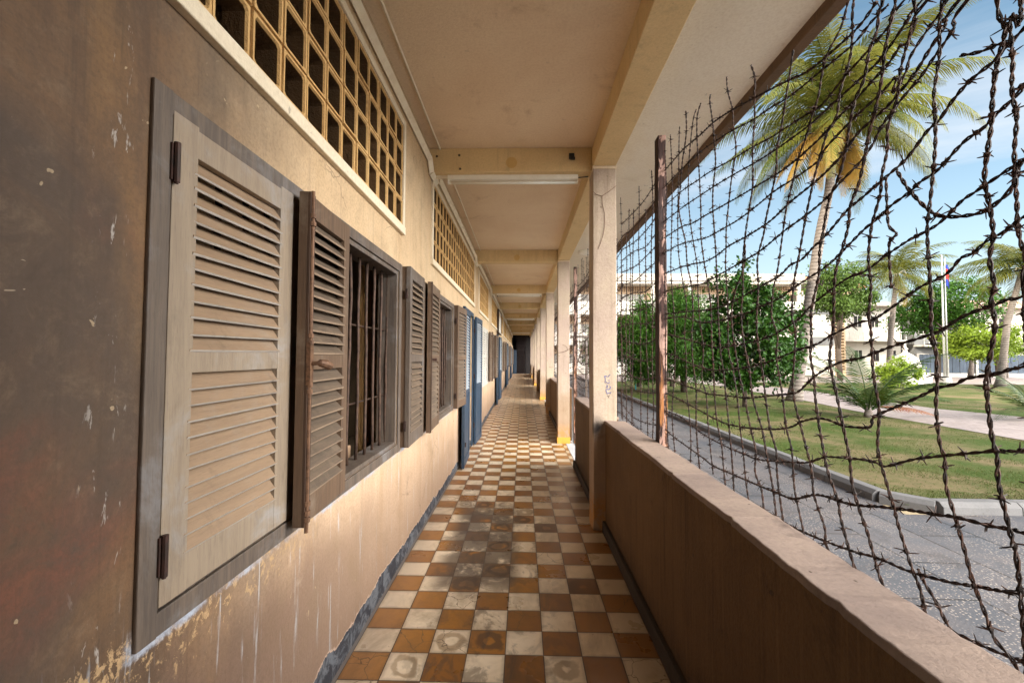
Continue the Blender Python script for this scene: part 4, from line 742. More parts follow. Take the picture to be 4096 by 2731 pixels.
def strand(mb, pts, rg, lod, barb=.098):
    """twisted two strand barbed wire along pts (world)"""
    pts = [Vector(p) for p in pts]
    # smooth resample (Catmull-Rom)
    ds = [0]
    for a, b in zip(pts, pts[1:]): ds.append(ds[-1]+(b-a).length)
    L = ds[-1]
    if L < .02: return
    step = (.010, .02, .045)[lod]; n = max(3, int(L/step))
    def P_(s):
        i = 0
        while i < len(ds)-2 and ds[i+1] < s: i += 1
        t = (s-ds[i])/max(1e-6, ds[i+1]-ds[i]); p0, p1, p2, p3 = pts[max(0,i-1)], pts[i], pts[i+1], pts[min(len(pts)-1,i+2)]
        return .5*((2*p1)+(p2-p0)*t+(2*p0-5*p1+4*p2-p3)*t*t+(3*p1-p0-3*p2+p3)*t**3)
    C = [P_(L*i/n) for i in range(n+1)]
    ph = rg.random()*6; fq = 2*math.pi/rg.uniform(.050,.058)
    if lod < 2:
        r = rg.uniform(.0019,.0025) if lod == 0 else .0022
        A, B = [], []
        for i, c in enumerate(C):
            t = (C[min(n,i+1)]-C[max(0,i-1)]).normalized(); e1 = t.orthogonal().normalized() if abs(t.x) > .95 else (Vector((1,0,0))-t*t.x).normalized(); e2 = t.cross(e1)
            an = ph+fq*L*i/n; o = (e1*math.cos(an)+e2*math.sin(an))*(r*1.08); A.append(c+o); B.append(c-o)
        k = 5 if lod == 0 else 4
        mb.tube(A, r, k); mb.tube(B, r, k)
    else: mb.tube(C, .0034, 4)
    s = rg.uniform(.01, barb)
    while s < L:
        c = P_(s); t = (P_(min(L,s+.004))-P_(max(0,s-.004)));
        if t.length < 1e-6: s += barb; continue
        t.normalize(); e1 = t.orthogonal().normalized() if abs(t.x) > .95 else (Vector((1,0,0))-t*t.x).normalized(); e2 = t.cross(e1)
        a0 = rg.random()*6.28; ln = rg.uniform(.015,.025)
        mb.tube([c-t*.0045, c, c+t*.0045], [.0048,.0062,.0048], 6 if lod == 0 else 4)
        for q, da in ((0,0),(1,math.pi),(2,rg.uniform(.7,1.9)),(3,math.pi+rg.uniform(.7,1.9))) if lod < 2 else ((0,0),(1,math.pi)):
            d = e1*math.cos(a0+da)+e2*math.sin(a0+da); o = t*(.003 if q % 2 else -.003); d2 = (d+t*rg.uniform(-.45,.45)).normalized()
            mb.tube([c+o+d*.003, c+o+d2*(ln*.7), c+o+d2*ln], [.0017,.0015,.0007], 4)
        s += barb*rg.uniform(.75,1.3)
def fence(name, label, runs_v, runs_h, posts, lod, group='barbed wire nets along the gallery'):
    f = empty('barbed_wire_fence', (FX, posts[0][0] if posts else PY, 0), label=label, cat='barbed wire fence', group=group)
    for kind_, runs in (('upright_wire', runs_v), ('cross_wire', runs_h)):
        for i, r_ in enumerate(runs):
            rg = random.Random(i*7+len(runs)+int(abs(r_[0][0])*50)); xo = FX+(.004 if kind_ == 'cross_wire' else -.004)+rg.uniform(-.003,.003)
            mb = MB(); strand(mb, [(xo+rg.uniform(-.006,.006), a, c) for a, c in r_], rg, lod)
            if mb.v: mb.build(kind_, 'wire', f)
    for y, zt, zb in posts:
        mb = MB(); rg = random.Random(int(y*10)); n = 14; vs = []; w2 = .043
        for i in range(n+1):
            z = zb+(zt-zb)*i/n; j = lambda q=.003: rg.uniform(-q,q); lean = -.0*i
            vs += [(1.008+j(),y-w2+j(),z),(1.062+j(),y-w2+j(),z),(1.062+j(),y+w2+j(),z),(1.008+j(),y+w2+j(),z)]
        fs = [(i*4+q, i*4+(q+1)%4, (i+1)*4+(q+1)%4, (i+1)*4+q) for i in range(n) for q in range(4)]+[(n*4,n*4+1,n*4+2,n*4+3),(3,2,1,0)]
        mb.add(vs, fs); mb.build('post', 'post', f, .004)
    return f
# nearest net: extend what leaves the picture at the top and towards the camera
rg = random.Random(8); near_v = []
for r_ in WV:
    r_ = list(r_)
    if r_[0][0] < -1.05 and r_[0][1] < 2.6:
        y, z = r_[0]; r_ = [(y+rg.uniform(-.03,.03), 2.86+rg.uniform(-.1,.12)), (y+rg.uniform(-.02,.02), (z+2.86)/2)]+r_
    if r_[-1][1] > 1.1: r_.append((r_[-1][0]-.01, .94))
    near_v.append(r_)
for y in (-1.62,-1.78,-1.93): near_v.append([(y+rg.uniform(-.02,.02), z) for z in (2.9,2.5,2.0,1.5,1.2,.94)])
for y in (.47,.60): near_v.append([(y+rg.uniform(-.03,.03), z) for z in (3.0,2.7,2.4,2.1,1.8,1.5,1.2,.95)])
near_h = []
for r_ in WH:
    r_ = list(r_)
    if r_[0][0] < .6 and r_[0][0] > 0: r_ = [(.74, r_[0][1]+.02)]+r_
    if r_[-1][0] < -1.2: r_ = r_+[(-1.7, r_[-1][1]+.09), (-2.0, r_[-1][1]+.10)]
    near_h.append(r_)
fence('near', 'nearest rusty barbed wire net, between the dark wooden post and the camera', near_v, near_h+WX_, [(.70, 3.08, .86)], 0)
# the other bays
ZH = [.97,1.07,1.19,1.30,1.42,1.56,1.69,1.83,1.98,2.11,2.24,2.36,2.47,2.58,2.71,2.83]
ZT = 3.0
def net(y0, y1, zb, lod, seed, dz=.125, zt=ZT, dv=.14):
    rg = random.Random(seed); vs = []; hs = []
    y = y0+.05
    while y < y1:
        tp = zt+rg.uniform(-.28,.16); n = 8 if lod < 2 else 4; lean = rg.uniform(-.05,.05)
        vs.append([(y+lean*i/n+rg.uniform(-.02,.02), tp+(zb-tp)*i/n) for i in range(n+1)]); y += dv*rg.uniform(.55,1.35)
    z = zb+.04
    zlist = []
    while z < zt-.15: zlist.append(z); z += dz*rg.uniform(.8,1.2)
    for z in zlist:
        n = max(3, int((y1-y0)/.35)); sag = rg.uniform(.02,.07)
        hs.append([(y0+(y1-y0)*i/n, z-sag*math.sin(math.pi*i/n)+rg.uniform(-.02,.02)) for i in range(n+1)])
    return vs, hs
v_, h_ = net(.72, PY+.30, .95, 0, 3, zt=2.86, dv=.16)
h_ = [[(.72, z+.01), (1.1, z-.03+rg.uniform(-.02,.02)), (1.5, z-.01+rg.uniform(-.03,.03)), (PY+.3, z+.02)] for z in ZH]
fence('b', 'barbed wire net between the dark wooden post and the first pillar', v_, h_, [], 0)
names = ['barbed wire net in the opening between the first and second pillars', 'barbed wire net behind the second pillar', 'barbed wire net before the fourth pillar']
gapposts = {0: [(5.62, 3.18, 0.0)], 1: [(7.6, 3.05, .86)], 2: [(11.3, 3.05, .0)]}
for k in range(0, 4):
    y0, y1 = PY+.25+k*P, PY+(k+1)*P+.1
    lod = 1 if k == 0 else 2
    if k % 2 == 0:
        ym = y0+2.05
        a1, b1 = net(y0, ym, .95, lod, 20+k, dv=.14 if k == 0 else .2); a2, b2 = net(ym, y1-.02, .02, lod, 50+k, dv=.13 if k == 0 else .2)
        a1 += a2; b1 += b2
    else: a1, b1 = net(y0, y1, .95, lod, 20+k, dv=.22)
    fence('n', 'barbed wire net '+['filling the doorway-high gap between the first and second pillars', 'over the low wall beyond the second pillar', 'between the third and fourth pillars', 'beyond the fourth pillar'][k], a1, b1, gapposts.get(k, []), lod)

# ---------------------------------------------------------------- the court
GZ = -.30
b = MB(); b.add([(-60,-60,GZ-.012),(260,-60,GZ-.012),(260,260,GZ-.012),(-60,260,GZ-.012)], [(0,1,2,3)]); b.build('ground', 'ground', kind='structure')
b = MB(); b.add([(1.0,-12,GZ),(30,-12,GZ),(30,3.06,GZ),(4.66,3.06,GZ),(4.66,44,GZ),(1.0,44,GZ)], [(0,1,2,3,4,5)]); b.build('path', 'path', kind='structure')
slab('plinth_step', 1.0, 1.25, -5, YE, GZ+.001, -.16, 'kerb', bld, .01)
# lawn: gently uneven sheet with a hole for nothing; its edge held by kerbs
def sheet(name, poly_fn, x0, x1, y0, y1, step, zf, mat, kind):
    nx, ny = int((x1-x0)/step), int((y1-y0)/step); vs = []; fs = []
    for i in range(nx+1):
        for j in range(ny+1):
            x, y = x0+(x1-x0)*i/nx, y0+(y1-y0)*j/ny; vs.append((x, y, zf(x, y)))
    for i in range(nx):
        for j in range(ny):
            x, y = x0+(x1-x0)*(i+.5)/nx, y0+(y1-y0)*(j+.5)/ny
            if poly_fn(x, y): fs.append((i*(ny+1)+j, (i+1)*(ny+1)+j, (i+1)*(ny+1)+j+1, i*(ny+1)+j+1))
    b = MB(); b.v = vs; b.f = fs; b.mi = [0]*len(fs); return b.build(name, mat, smooth=True, kind=kind)
def cpath(y): return 11.2+.12*max(0,y-10)-.012*max(0,y-18)**2 if y < 30 else 11.2+2.4-.012*144-(y-30)*.3
def cw(y): return 2.9+max(0, 13.5-y)*.45
def lz(x, y): return GZ+.075+.03*math.sin(x*.8+y*.33)*math.sin(y*.41)-.0
slope = lambda x, y: lz(x, y)
sheet('lawn', lambda x, y: not (cpath(y) < x < cpath(y)+cw(y)), 4.84, 30, 3.26, 30, .4, slope, 'lawn', 'structure')
ys = [3+i*1.5 for i in range(20)]
b = MB(); vs = []; 
for y in ys: vs += [(cpath(y)-.15, y, lz(cpath(y),y)+.012), (cpath(y)+cw(y)+.15, y, lz(cpath(y)+cw(y),y)+.012)]
b.add(vs, [(2*i, 2*i+1, 2*i+3, 2*i+2) for i in range(len(ys)-1)]); b.build('court_path', 'court', kind='structure')
b = MB(); b.add([(4.66,30.2,GZ+.02),(60,30.2,GZ+.02),(60,43,GZ+.02),(4.66,43,GZ+.02)], [(0,1,2,3)]); b.build('far_court', 'court', kind='structure')
b = MB(); b.add([(30.01,3,GZ+.01),(60,3,GZ+.01),(60,30.19,GZ+.01),(30.01,30.19,GZ+.01)], [(0,1,2,3)]); b.build('side_lawn', 'lawn', kind='structure')
def kerb(name, segs, label):
    b = MB(); rg = random.Random(len(segs))
    for (x0,y0),(x1,y1) in segs:
        L = math.hypot(x1-x0, y1-y0); n = max(1, int(L/.9)); dx, dy = (x1-x0)/L, (y1-y0)/L
        for i in range(n):
            a, c = L*i/n+.004, L*(i+1)/n-.004; j = rg.uniform(-.006,.006)
            T = Matrix(((dx,-dy,0,x0),(dy,dx,0,y0),(0,0,1,0),(0,0,0,1)))
            z0, z1 = GZ-.1, GZ+.135+j
            b.add([(a,-.10,z0),(c,-.10,z0),(c,.10,z0),(a,.10,z0),(a,-.09,z1-.05),(c,-.09,z1-.05),(c,.10,z1),(a,.10,z1),(a,-.03+j,z1),(c,-.03+j,z1)],
                  [(0,1,5,4),(4,5,9,8),(8,9,6,7),(1,2,6,9,5),(3,0,4,8,7),(2,3,7,6),(0,3,2,1)], 0, T)
    return b.build(name, 'kerb', None, .006, label=label, cat='kerb')
kerb('kerb', [((4.74,43),(4.74,3.55)),((4.74,3.55),(5.1,3.16)),((5.1,3.16),(30,3.16))][::1], 'worn concrete kerb between the slab path and the lawn')
# ---- grass blades
def grass(n, seed):
    rg = random.Random(seed); vs = []; fs = []
    for i in range(n):
        u_ = rg.random(); y = 3.3+ (u_**1.7)*20; x = 4.88+rg.random()**1.1*min(13, 5+y*.8)
        if cpath(y)-.2 < x < cpath(y)+cw(y)+.2: continue
        if math.sin(x*1.7+math.sin(y*1.3)*2)*math.sin(y*1.1+x*.4) > .2 and rg.random() < .9: continue
        z = slope(x, y)-.004; a = rg.random()*6.28; h = rg.uniform(.015,.04); w2 = rg.uniform(.002,.0045)*(1+y*.05); dx, dy = math.cos(a)*w2, math.sin(a)*w2; lx, ly = rg.uniform(-.03,.03), rg.uniform(-.03,.03)
        q = len(vs); vs += [(x-dx,y-dy,z),(x+dx,y+dy,z),(x+lx,y+ly,z+h)]; fs.append((q,q+1,q+2))
    b = MB(); b.v = vs; b.f = fs; b.mi = [0]*len(fs); b.build('grass', 'grassm', kind='stuff', label='short patchy lawn grass', cat='grass')
M['grassm'] = leafm('grass_blade', (.055,.095,.014), (.09,.12,.025), (.18,.15,.07), .6, .9, .2)
grass(110000, 5)

# ---------------------------------------------------------------- trees
def leaves(mb, rg, c, rad, n, size, asp, clumps, csz, shell=.75, mi=0, up=.5, flat=0):
    cs = []
    while len(cs) < clumps:
        d = Vector((rg.gauss(0,1), rg.gauss(0,1), rg.gauss(0,1))).normalized(); rr = rg.uniform(shell, 1.0)*(1 if rg.random() < .85 else .6)
        p = Vector((c[0]+d.x*rad[0]*rr, c[1]+d.y*rad[1]*rr, c[2]+d.z*rad[2]*rr)); cs.append((p, csz*rg.uniform(.6,1.35), d))
    for i in range(n):
        p0, cr, od = cs[rg.randrange(len(cs))]
        d = Vector((rg.gauss(0,1), rg.gauss(0,1), rg.gauss(0,.8)))*cr*.5; p = p0+d
        nrm = (Vector((rg.gauss(0,1), rg.gauss(0,1), rg.gauss(0,1)+up*1.6))+od*.6).normalized(); a = nrm.orthogonal().normalized(); b_ = nrm.cross(a); an = rg.random()*6.28
        t = a*math.cos(an)+b_*math.sin(an); t = (t-Vector((0,0,.35))).normalized(); s_ = nrm.cross(t).normalized(); L = size*rg.uniform(.7,1.3); W = L*asp/2; fold = nrm*(W*.35)
        q = len(mb.v); mb.v += [tuple(p), tuple(p+t*L*.45+s_*W+fold), tuple(p+t*L-nrm*L*.12), tuple(p+t*L*.45-s_*W+fold), tuple(p+t*L*.5)]
        mb.f += [(q,q+1,q+4),(q+1,q+2,q+4),(q+2,q+3,q+4),(q+3,q,q+4)] if size > .14 else [(q,q+1,q+2),(q,q+2,q+3)]
        mb.mi += [mi]*(4 if size > .14 else 2)
def trunk(mb, rg, pts, r0, r1, branches=0, crown=None):
    n = len(pts); mb.tube(pts, [r0+(r1-r0)*i/(n-1) for i in range(n)], 9)
    for i in range(branches):
        s_ = Vector(pts[-1-(i % 2)]); d = Vector((rg.uniform(-1,1)*crown[3], rg.uniform(-1,1)*crown[4], rg.uniform(-.2,.9)*crown[5]))*.75; e = Vector(crown[:3])+d
        m_ = s_.lerp(e, .5)+Vector((rg.uniform(-.1,.1), rg.uniform(-.1,.1), .12)); mb.tube([s_, m_, e], [r1*.8, r1*.45, r1*.15], 6)
def tree(name, label, base, pts, r0, r1, crowns, mat, size, asp, seed, bark_='bark', group=None, br=9, up=.5):
    rg = random.Random(seed); o = empty(name, base, label=label, cat='tree', group=group)
    t = MB(); c0 = crowns[0]; trunk(t, rg, pts, r0, r1, br, (*c0[0], *c0[1])); t.build('trunk', bark_, o, smooth=True)
    m = MB()
    for c, rad, n, cl, cs in crowns: leaves(m, rg, c, rad, n, size, asp, cl, cs, up=up)
    m.build('crown', mat, o); return o
tree('mango_tree', 'dense round dark green tree with drooping narrow leaves behind the wooden post', (8.3,20.2,GZ), [(8.3,20.2,GZ),(8.25,20.2,.6),(8.1,20.1,1.6),(8.0,20,2.4)], .17, .12,
     [((7.5,20.2,2.4),(2.6,2.3,2.2),30000,110,.62),((7.9,20.1,3.4),(1.8,1.8,1.6),10000,44,.6),((5.9,20,2.2),(1.3,1.4,1.9),9000,38,.5),((9.0,20,1.9),(1.3,1.4,1.5),6000,26,.5)], 'leafA', .17, .26, 11)
tree('broadleaf_tree', 'glossy broad leaved tree with one thin trunk on the near lawn', (8.02,13.6,GZ), [(8.02,13.6,GZ),(8.05,13.6,.3),(8.02,13.6,.9),(8.1,13.6,1.8),(8.1,13.6,2.6)], .085, .06,
     [((8.25,13.6,2.2),(1.7,1.5,1.8),12000,100,.42),((7.9,13.6,3.6),(1.0,.9,1.05),1800,24,.36),((7.95,13.6,4.6),(.32,.32,.6),330,6,.22),((9.3,13.5,2.3),(.7,.8,1.3),900,14,.35),((6.9,13.6,1.9),(.6,.7,1.0),700,12,.34)], 'leafB', .165, .6, 12)
tree('clipped_tree', 'narrow clipped tree seen in the gap between the first two pillars', (4.95,26,GZ), [(5.2,26,GZ),(5.2,26,1.0),(5.2,26,2)], .09, .06,
     [((5.1,26,2.1),(1.15,1.2,1.9),5500,40,.4)], 'leafA', .15, .3, 13)
tree('court_tree', 'pale green leafy tree standing behind the leaning coconut palm', (25.9,34,GZ), [(25.9,34,GZ),(25.8,34,2),(25.9,34,4.5)], .22, .15,
     [((25.9,34,7.1),(1.9,1.9,2.3),6500,42,.75),((26.9,34,6.1),(1.6,1.5,1.2),2600,20,.6),((24.7,34,6.2),(1.1,1.2,1.1),1500,14,.55)], 'leafC', .26, .5, 14, br=8)
tree('rain_tree', 'wide dark feathery tree behind the flagpoles', (39.2,40,GZ), [(39.2,40,GZ),(39.3,40,2),(39.2,40,4)], .25, .18,
     [((40.4,40,6.6),(3.6,3,2.4),7500,60,1.0),((37.3,39.5,5.6),(2.3,2,1.5),3500,30,.8)], 'leafA', .3, .4, 15, br=8)
tree('yellowing_tree', 'low light green tree in front of the dark blue fence', (41.6,37,GZ), [(41.6,37,GZ),(41.5,37,1.2),(41.4,37,2)], .15, .1,
     [((40.4,37,3.1),(2.9,2.2,1.5),7000,50,.7),((39.0,37,2.6),(1.3,1.2,.8),1500,12,.5)], 'leafY', .24, .5, 16, br=8)
rgb_ = random.Random(5)
bo = empty('flowering_bush', (22.4,24.2,GZ), label='bright yellow green bush beside the white shrine', cat='bush')
m = MB(); leaves(m, rgb_, (22.3,24.2,.75), (1.15,.8,.75), 3600, .16, .5, 30, .35); m.build('foliage', 'leafY', bo); m = MB()
for i in range(6): m.tube([(22.3+i*.1-.3,24.2,GZ),(22.3+(i-3)*.3,24.2,.6)], [.02,.01], 5)
m.build('stems', 'bark', bo)

def frond(mb, rg, o, az, el, L, droop, width, n=34, mi=0, hang=.6, thick=.035):
    o = Vector(o); d = Vector((math.cos(az)*math.cos(el), math.sin(az)*math.cos(el), math.sin(el))); side = Vector((-math.sin(az), math.cos(az), 0)); pts = []; p = o.copy(); m_ = 14; e = el
    for i in range(m_+1):
        pts.append(p.copy()); e2 = e-droop*(i/m_)**1.3; dd = Vector((math.cos(az)*math.cos(e2), math.sin(az)*math.cos(e2), math.sin(e2))); p = p+dd*(L/m_)
    mb.tube(pts, [thick*(1-.9*i/m_) for i in range(m_+1)], 5, mi)
    for i in range(n):
        s_ = .10+.89*i/(n-1); f = s_*m_; k = min(m_-1, int(f)); c = pts[k].lerp(pts[k+1], f-k); t = (pts[k+1]-pts[k]).normalized(); nn = side.cross(t).normalized()
        ll = width*(math.sin(math.pi*min(1, .12+s_*.85))**.6)*rg.uniform(.85,1.1)*(1-.35*s_)
        for sg in (-1, 1):
            dr = (side*sg*1.0+t*(.55+.5*s_)+nn*(-.05 if nn.z > 0 else .05)+Vector((0,0,-hang*rg.uniform(.5,1.2)*.6))).normalized(); dr2 = (dr+Vector((0,0,-hang*rg.uniform(.6,1.3)))).normalized()
            w2 = ll*.022+.005; wv = t*w2; a1 = c+dr*ll*.5; a2 = a1+dr2*ll*.5; q = len(mb.v)
            mb.v += [tuple(c-wv*.6), tuple(c+wv*.6), tuple(a1+wv), tuple(a1-wv), tuple(a2)]; mb.f += [(q,q+1,q+2,q+3),(q+3,q+2,q+4)]; mb.mi += [mi]*2
def palm(name, label, tpts, r0, r1, nf, L, seed, group=None, mat='palm', dry=6, n=34, lean=0, width=.85):
    rg = random.Random(seed); o = empty(name, tpts[0], label=label, cat='palm tree', group=group); t = MB()
    m_ = len(tpts); P2 = []; K = 26
    for i in range(K+1):
        f = i/K*(m_-1); k = min(m_-2, int(f)); P2.append(Vector(tpts[k]).lerp(Vector(tpts[k+1]), f-k))
    rr = [(r0+(r1-r0)*min(1, i/K*1.2))*(1.0+.5*math.exp(-i*.9))*(1+rg.uniform(-.03,.03)) for i in range(K+1)]
    t.tube(P2, rr, 14); t.build('trunk', 'palm_bark', o, smooth=True)
    c = MB(); top = P2[-1]+Vector((0,0,.15))
    for i in range(nf):
        az = i*2.399+rg.uniform(-.3,.3); q = i/(nf-1); el = R(80-108*q)+rg.uniform(-.16,.16)
        frond(c, rg, top, az, el, L*rg.uniform(.85,1.12)*(.92+.12*math.sin(math.pi*q)), R(66+34*(1-q))*rg.uniform(.7,1.3), width, n, hang=.45+.7*q)
    c.build('crown', mat, o)
    if dry:
        d = MB()
        for i in range(dry): frond(d, rg, top-Vector((0,0,.2)), i*2.399*1.3+rg.random(), R(-45)+rg.uniform(-.35,.25), L*rg.uniform(.5,.72), R(45), width*.8, n, hang=1.3)
        d.build('dry_fronds', 'palm_dry', o)
        h = MB()
        for i in range(9):
            a = rg.random()*6.28; h.tube([top+Vector((math.cos(a)*.15, math.sin(a)*.15, -.1)), top+Vector((math.cos(a)*.55, math.sin(a)*.55, rg.uniform(-.3,.15))), top+Vector((math.cos(a)*.8, math.sin(a)*.8, rg.uniform(-.9,-.4)))], [.03,.025,.008], 5)
        h.build('flower_stalks', 'block_rim', o)
    return o
palm('coconut_palm', 'tall leaning coconut palm with yellowed lower fronds on the lawn', [(11.28,16.1,GZ-.05),(11.6,16.1,1.5),(11.97,16.1,3.76),(12.5,16.1,6.86),(12.89,16.1,8.6),(13.05,16.1,10.2),(13.15,16.1,11.7)], .24, .145, 40, 5.2, 21, n=84, dry=20, width=1.25)
palm('coconut_palm', 'smaller coconut palm in front of the far white houses, left of the flagpoles', [(31.4,36,GZ),(31.7,36,4),(32.3,36,8.8)], .24, .17, 30, 4.4, 22, n=44, dry=1, width=1.35)
palm('coconut_palm', 'coconut palm at the right edge of the court, crown half out of view', [(32.2,28,GZ),(32.8,28,4),(33.9,28,7.6)], .22, .15, 30, 4.2, 23, n=44, dry=1, width=1.35)
yp = empty('young_coconut_palm', (10.44,11.1,GZ), label='young stemless coconut palm at the edge of the lawn path', cat='palm tree'); rg = random.Random(31)
y1 = MB()
for az, el, L in ((R(20),R(52),2.7),(R(150),R(70),2.6),(R(75),R(80),2.5),(R(0),R(30),2.6),(R(175),R(40),2.2),(R(240),R(50),1.9),(R(310),R(50),2.2),(R(110),R(50),2.3),(R(-20),R(66),2.7),(R(165),R(60),2.7),(R(40),R(36),2.5)):
    frond(y1, rg, (10.44,11.1,GZ+.25), az, el, L, R(58), .62, 52, hang=.35, thick=.022)
y1.build('fronds', 'palm_dark', yp); y2 = MB(); y2.tube([(10.44,11.1,GZ-.02),(10.44,11.1,GZ+.2),(10.46,11.1,GZ+.5)], [.14,.11,.05], 10); y2.build('stem', 'palm_bark', yp, smooth=True)
y3 = MB(); frond(y3, rg, (10.62,10.95,GZ+.42), R(-18), R(5), 1.35, R(32), .42, 34, hang=.5, thick=.016); y3.build('withered_frond', 'red_frond', yp)
yp2 = empty('young_coconut_palm', (15.1,10.9,GZ), label='second young coconut palm cut by the right edge of the picture', cat='palm tree')
y1 = MB()
for az, el, L in ((R(200),R(20),2.1),(R(170),R(45),2.0),(R(120),R(70),1.8),(R(230),R(55),1.6),(R(60),R(50),1.8),(R(10),R(40),1.9),(R(300),R(45),1.8)):
    frond(y1, rg, (15.1,10.9,GZ+.25), az, el, L, R(55), .5, 40, hang=.35, thick=.02)
y1.build('fronds', 'palm_dark', yp2); y2 = MB(); y2.tube([(15.1,10.9,GZ-.02),(15.1,10.9,GZ+.4)], [.13,.07], 10); y2.build('stem', 'palm_bark', yp2, smooth=True)
# thin grey trunks, stumps, tap
for i, (x, y, h, r) in enumerate(((9.65,30.1,2.6,.13),(10.8,30.2,2.6,.16),(11.4,30.3,2.5,.15),(10.7,26.9,1.9,.10))):
    b = MB(); b.tube([(x,y,GZ),(x+.1,y,GZ+h*.5),(x+.05,y,GZ+h)], [r*1.3,r,r*.8], 9); m = MB(); leaves(m, random.Random(60+i), (x,y,GZ+h+.9), (1.1,1,1.0), 1300, .2, .35, 14, .45)
    o = empty('shade_tree', (x,y,GZ), label='slim grey trunked tree, '+['leftmost','second','third','nearest'][i]+' of the row beyond the mango tree', cat='tree', group='slim trees beyond the mango tree'); b.build('trunk', 'palm_bark', o, smooth=True); m.build('crown', 'leafA', o)
for i, (x, y) in enumerate(((7.15,24.4),(9.2,24.6))):
    b = MB(); b.tube([(x,y,GZ),(x,y,GZ+.12),(x,y,GZ+.52),(x,y,GZ+.525)], [.2,.165,.155,.1], 11); b.build('tree_stump', 'bark', None, label=['cut tree stump beside the teal tap post', 'cut tree stump behind the wooden post, right of the other'][i], cat='stump', group='stumps on the lawn')
b = MB(); b.tube([(6.25,21.8,GZ),(6.25,21.8,.42)], .035, 8); b.tube([(6.25,21.8,.36),(6.25,21.6,.36),(6.25,21.6,.26)], .025, 6); b.tube([(6.25,21.8,.41),(6.25,21.8,.47)], [.06,.05], 8)
b.build('tap_post', 'teal', None, label='small teal water tap post on the lawn edge', cat='tap')
b = MB()   # timber props against the mango trunk
for x0, x1 in ((8.85,9.55),(9.6,8.95)): b.tube([(x0,19.9,GZ),(x1,20,1.3)], .03, 5)
b.build('tree_props', 'bark', None, label='two crossed timber props beside the mango trunk', cat='prop')
# low timber frame in the gap
sf = empty('timber_frame', (1.3,6.6,GZ), label='small weathered timber frame outside the gap in the low wall', cat='frame')
for x0, x1 in ((1.15,1.17),(1.42,1.44)):
    b = MB(); b.box(x0,x1+.02,7.0,7.05,GZ,1.95); b.build('leg', 'frame', sf)
slab('top_rail', 1.10,1.50,6.99,7.055,1.951,2.0,'frame',sf)
b = MB(); b.tube([(1.17,7.02,1.2),(1.42,7.02,1.9)], .016, 4); b.build('brace', 'frame', sf)

# ---------------------------------------------------------------- far buildings
def gallery(name, label, x0, x1, y, z0, storeys, bay, depth=9, parapet=.85, cat='building', hh=3.5, seed=1, roof=None):
    o = empty(name, ((x0+x1)/2, y, z0), label=label, cat=cat); D = 1.9
    w_ = MB(); w_.box(x0, x1, y+D, y+depth, z0, z0+storeys*hh); w_.build('wall', 'ochre', o)
    n = max(1, round((x1-x0)/bay)); bw = (x1-x0)/n
    for s in range(storeys):
        zb = z0+s*hh
        sl_ = MB(); sl_.box(x0-.1, x1+.1, y-.1, y+D, zb+hh-.28, zb+hh-.002); sl_.build('floor_slab', 'white_paint', o)
        if s or True:
            pa = MB(); pa.box(x0, x1, y, y+.15, zb+.02, zb+1.15); pa.build('gallery_parapet', 'white_paint', o)
        for i in range(n+1):
            if i % 1 == 0:
                c = MB(); xx = min(x1-.3, x0+bw*i); c.box(xx, xx+.3, y+.02, y+.30, zb+1.151, zb+hh-.281); c.build('column', 'white_paint', o)
        for i in range(n):
            xa = x0+bw*i+.6; xb = x0+bw*(i+1)-.35
            wv = MB(); wv.box(xa, xb, y+D-.06, y+D-.001, zb+.95, zb+2.15)
            wi = wv.build('window', 'grey_win', o); m3 = MB()
            for q in range(5): xx = xa+(xb-xa)*q/4; m3.box(xx-.03, xx+.03, y+D-.09, y+D-.061, zb+.95, zb+2.15)
            for q in range(10): zz3 = zb+1.0+q*.115; m3.box(xa, xb, y+D-.075, y+D-.0615, zz3, zz3+.05)
            m3.build('shutter_slats', 'white_paint', wi)
            g = MB(); ncol = 12
            g.box(xa, xb, y+D-.07, y+D-.002, zb+2.35, zb+2.42); g.box(xa, xb, y+D-.07, y+D-.002, zb+3.12, zb+3.18)
            for q in range(ncol+1): xx = xa+(xb-xa)*q/ncol; g.box(xx-.035, xx+.035, y+D-.065, y+D-.003, zb+2.421, zb+3.119)
            for q in range(3): zz3 = zb+2.57+q*.17; g.box(xa, xb, y+D-.06, y+D-.004, zz3-.03, zz3+.03)
            g.build('screen', 'ochre', o); dk = MB(); dk.box(xa, xb, y+D-.02, y+D-.0005, zb+2.42, zb+3.12); dk.build('screen_recess', 'block_in', o)
    r_ = MB(); zt = z0+storeys*hh; r_.box(x0-.25, x1+.25, y-.25, y+depth+.2, zt, zt+parapet-.1)
    r_.build('roof', 'stained', o)
    return o
gallery('school_block', 'long three storey white and ochre school block across the court', 2.0, 29.3, 44.2, GZ, 3, 3.9, seed=3, hh=3.3)
# stair tower joined at its end
st = empty('stair_tower', (32,45,GZ), label='plain white stair tower with a pierced brick strip beside the school block', cat='tower')
slab('wall', 29.9, 33.2, 45, 50, GZ, 8.6, 'white_paint', st); slab('pierced_strip', 33.25, 34.5, 45.2, 46, GZ, 9.5, 'ochre', st)
b = MB()
for i in range(28): b.box(33.4, 33.75, 45.12, 45.199, .3+i*.32, .45+i*.32); b.box(33.95, 34.3, 45.12, 45.199, .3+i*.32, .45+i*.32)
b.build('strip_holes', 'block_in', st)
for z in (2.9, 6.2): slab('stair_flight', 30.6, 33.1, 44.93, 44.999, z, z+.9, 'grey_win', st)
slab('roof', 29.7, 34.7, 44.8, 50.2, 9.5, 9.8, 'stained', st)
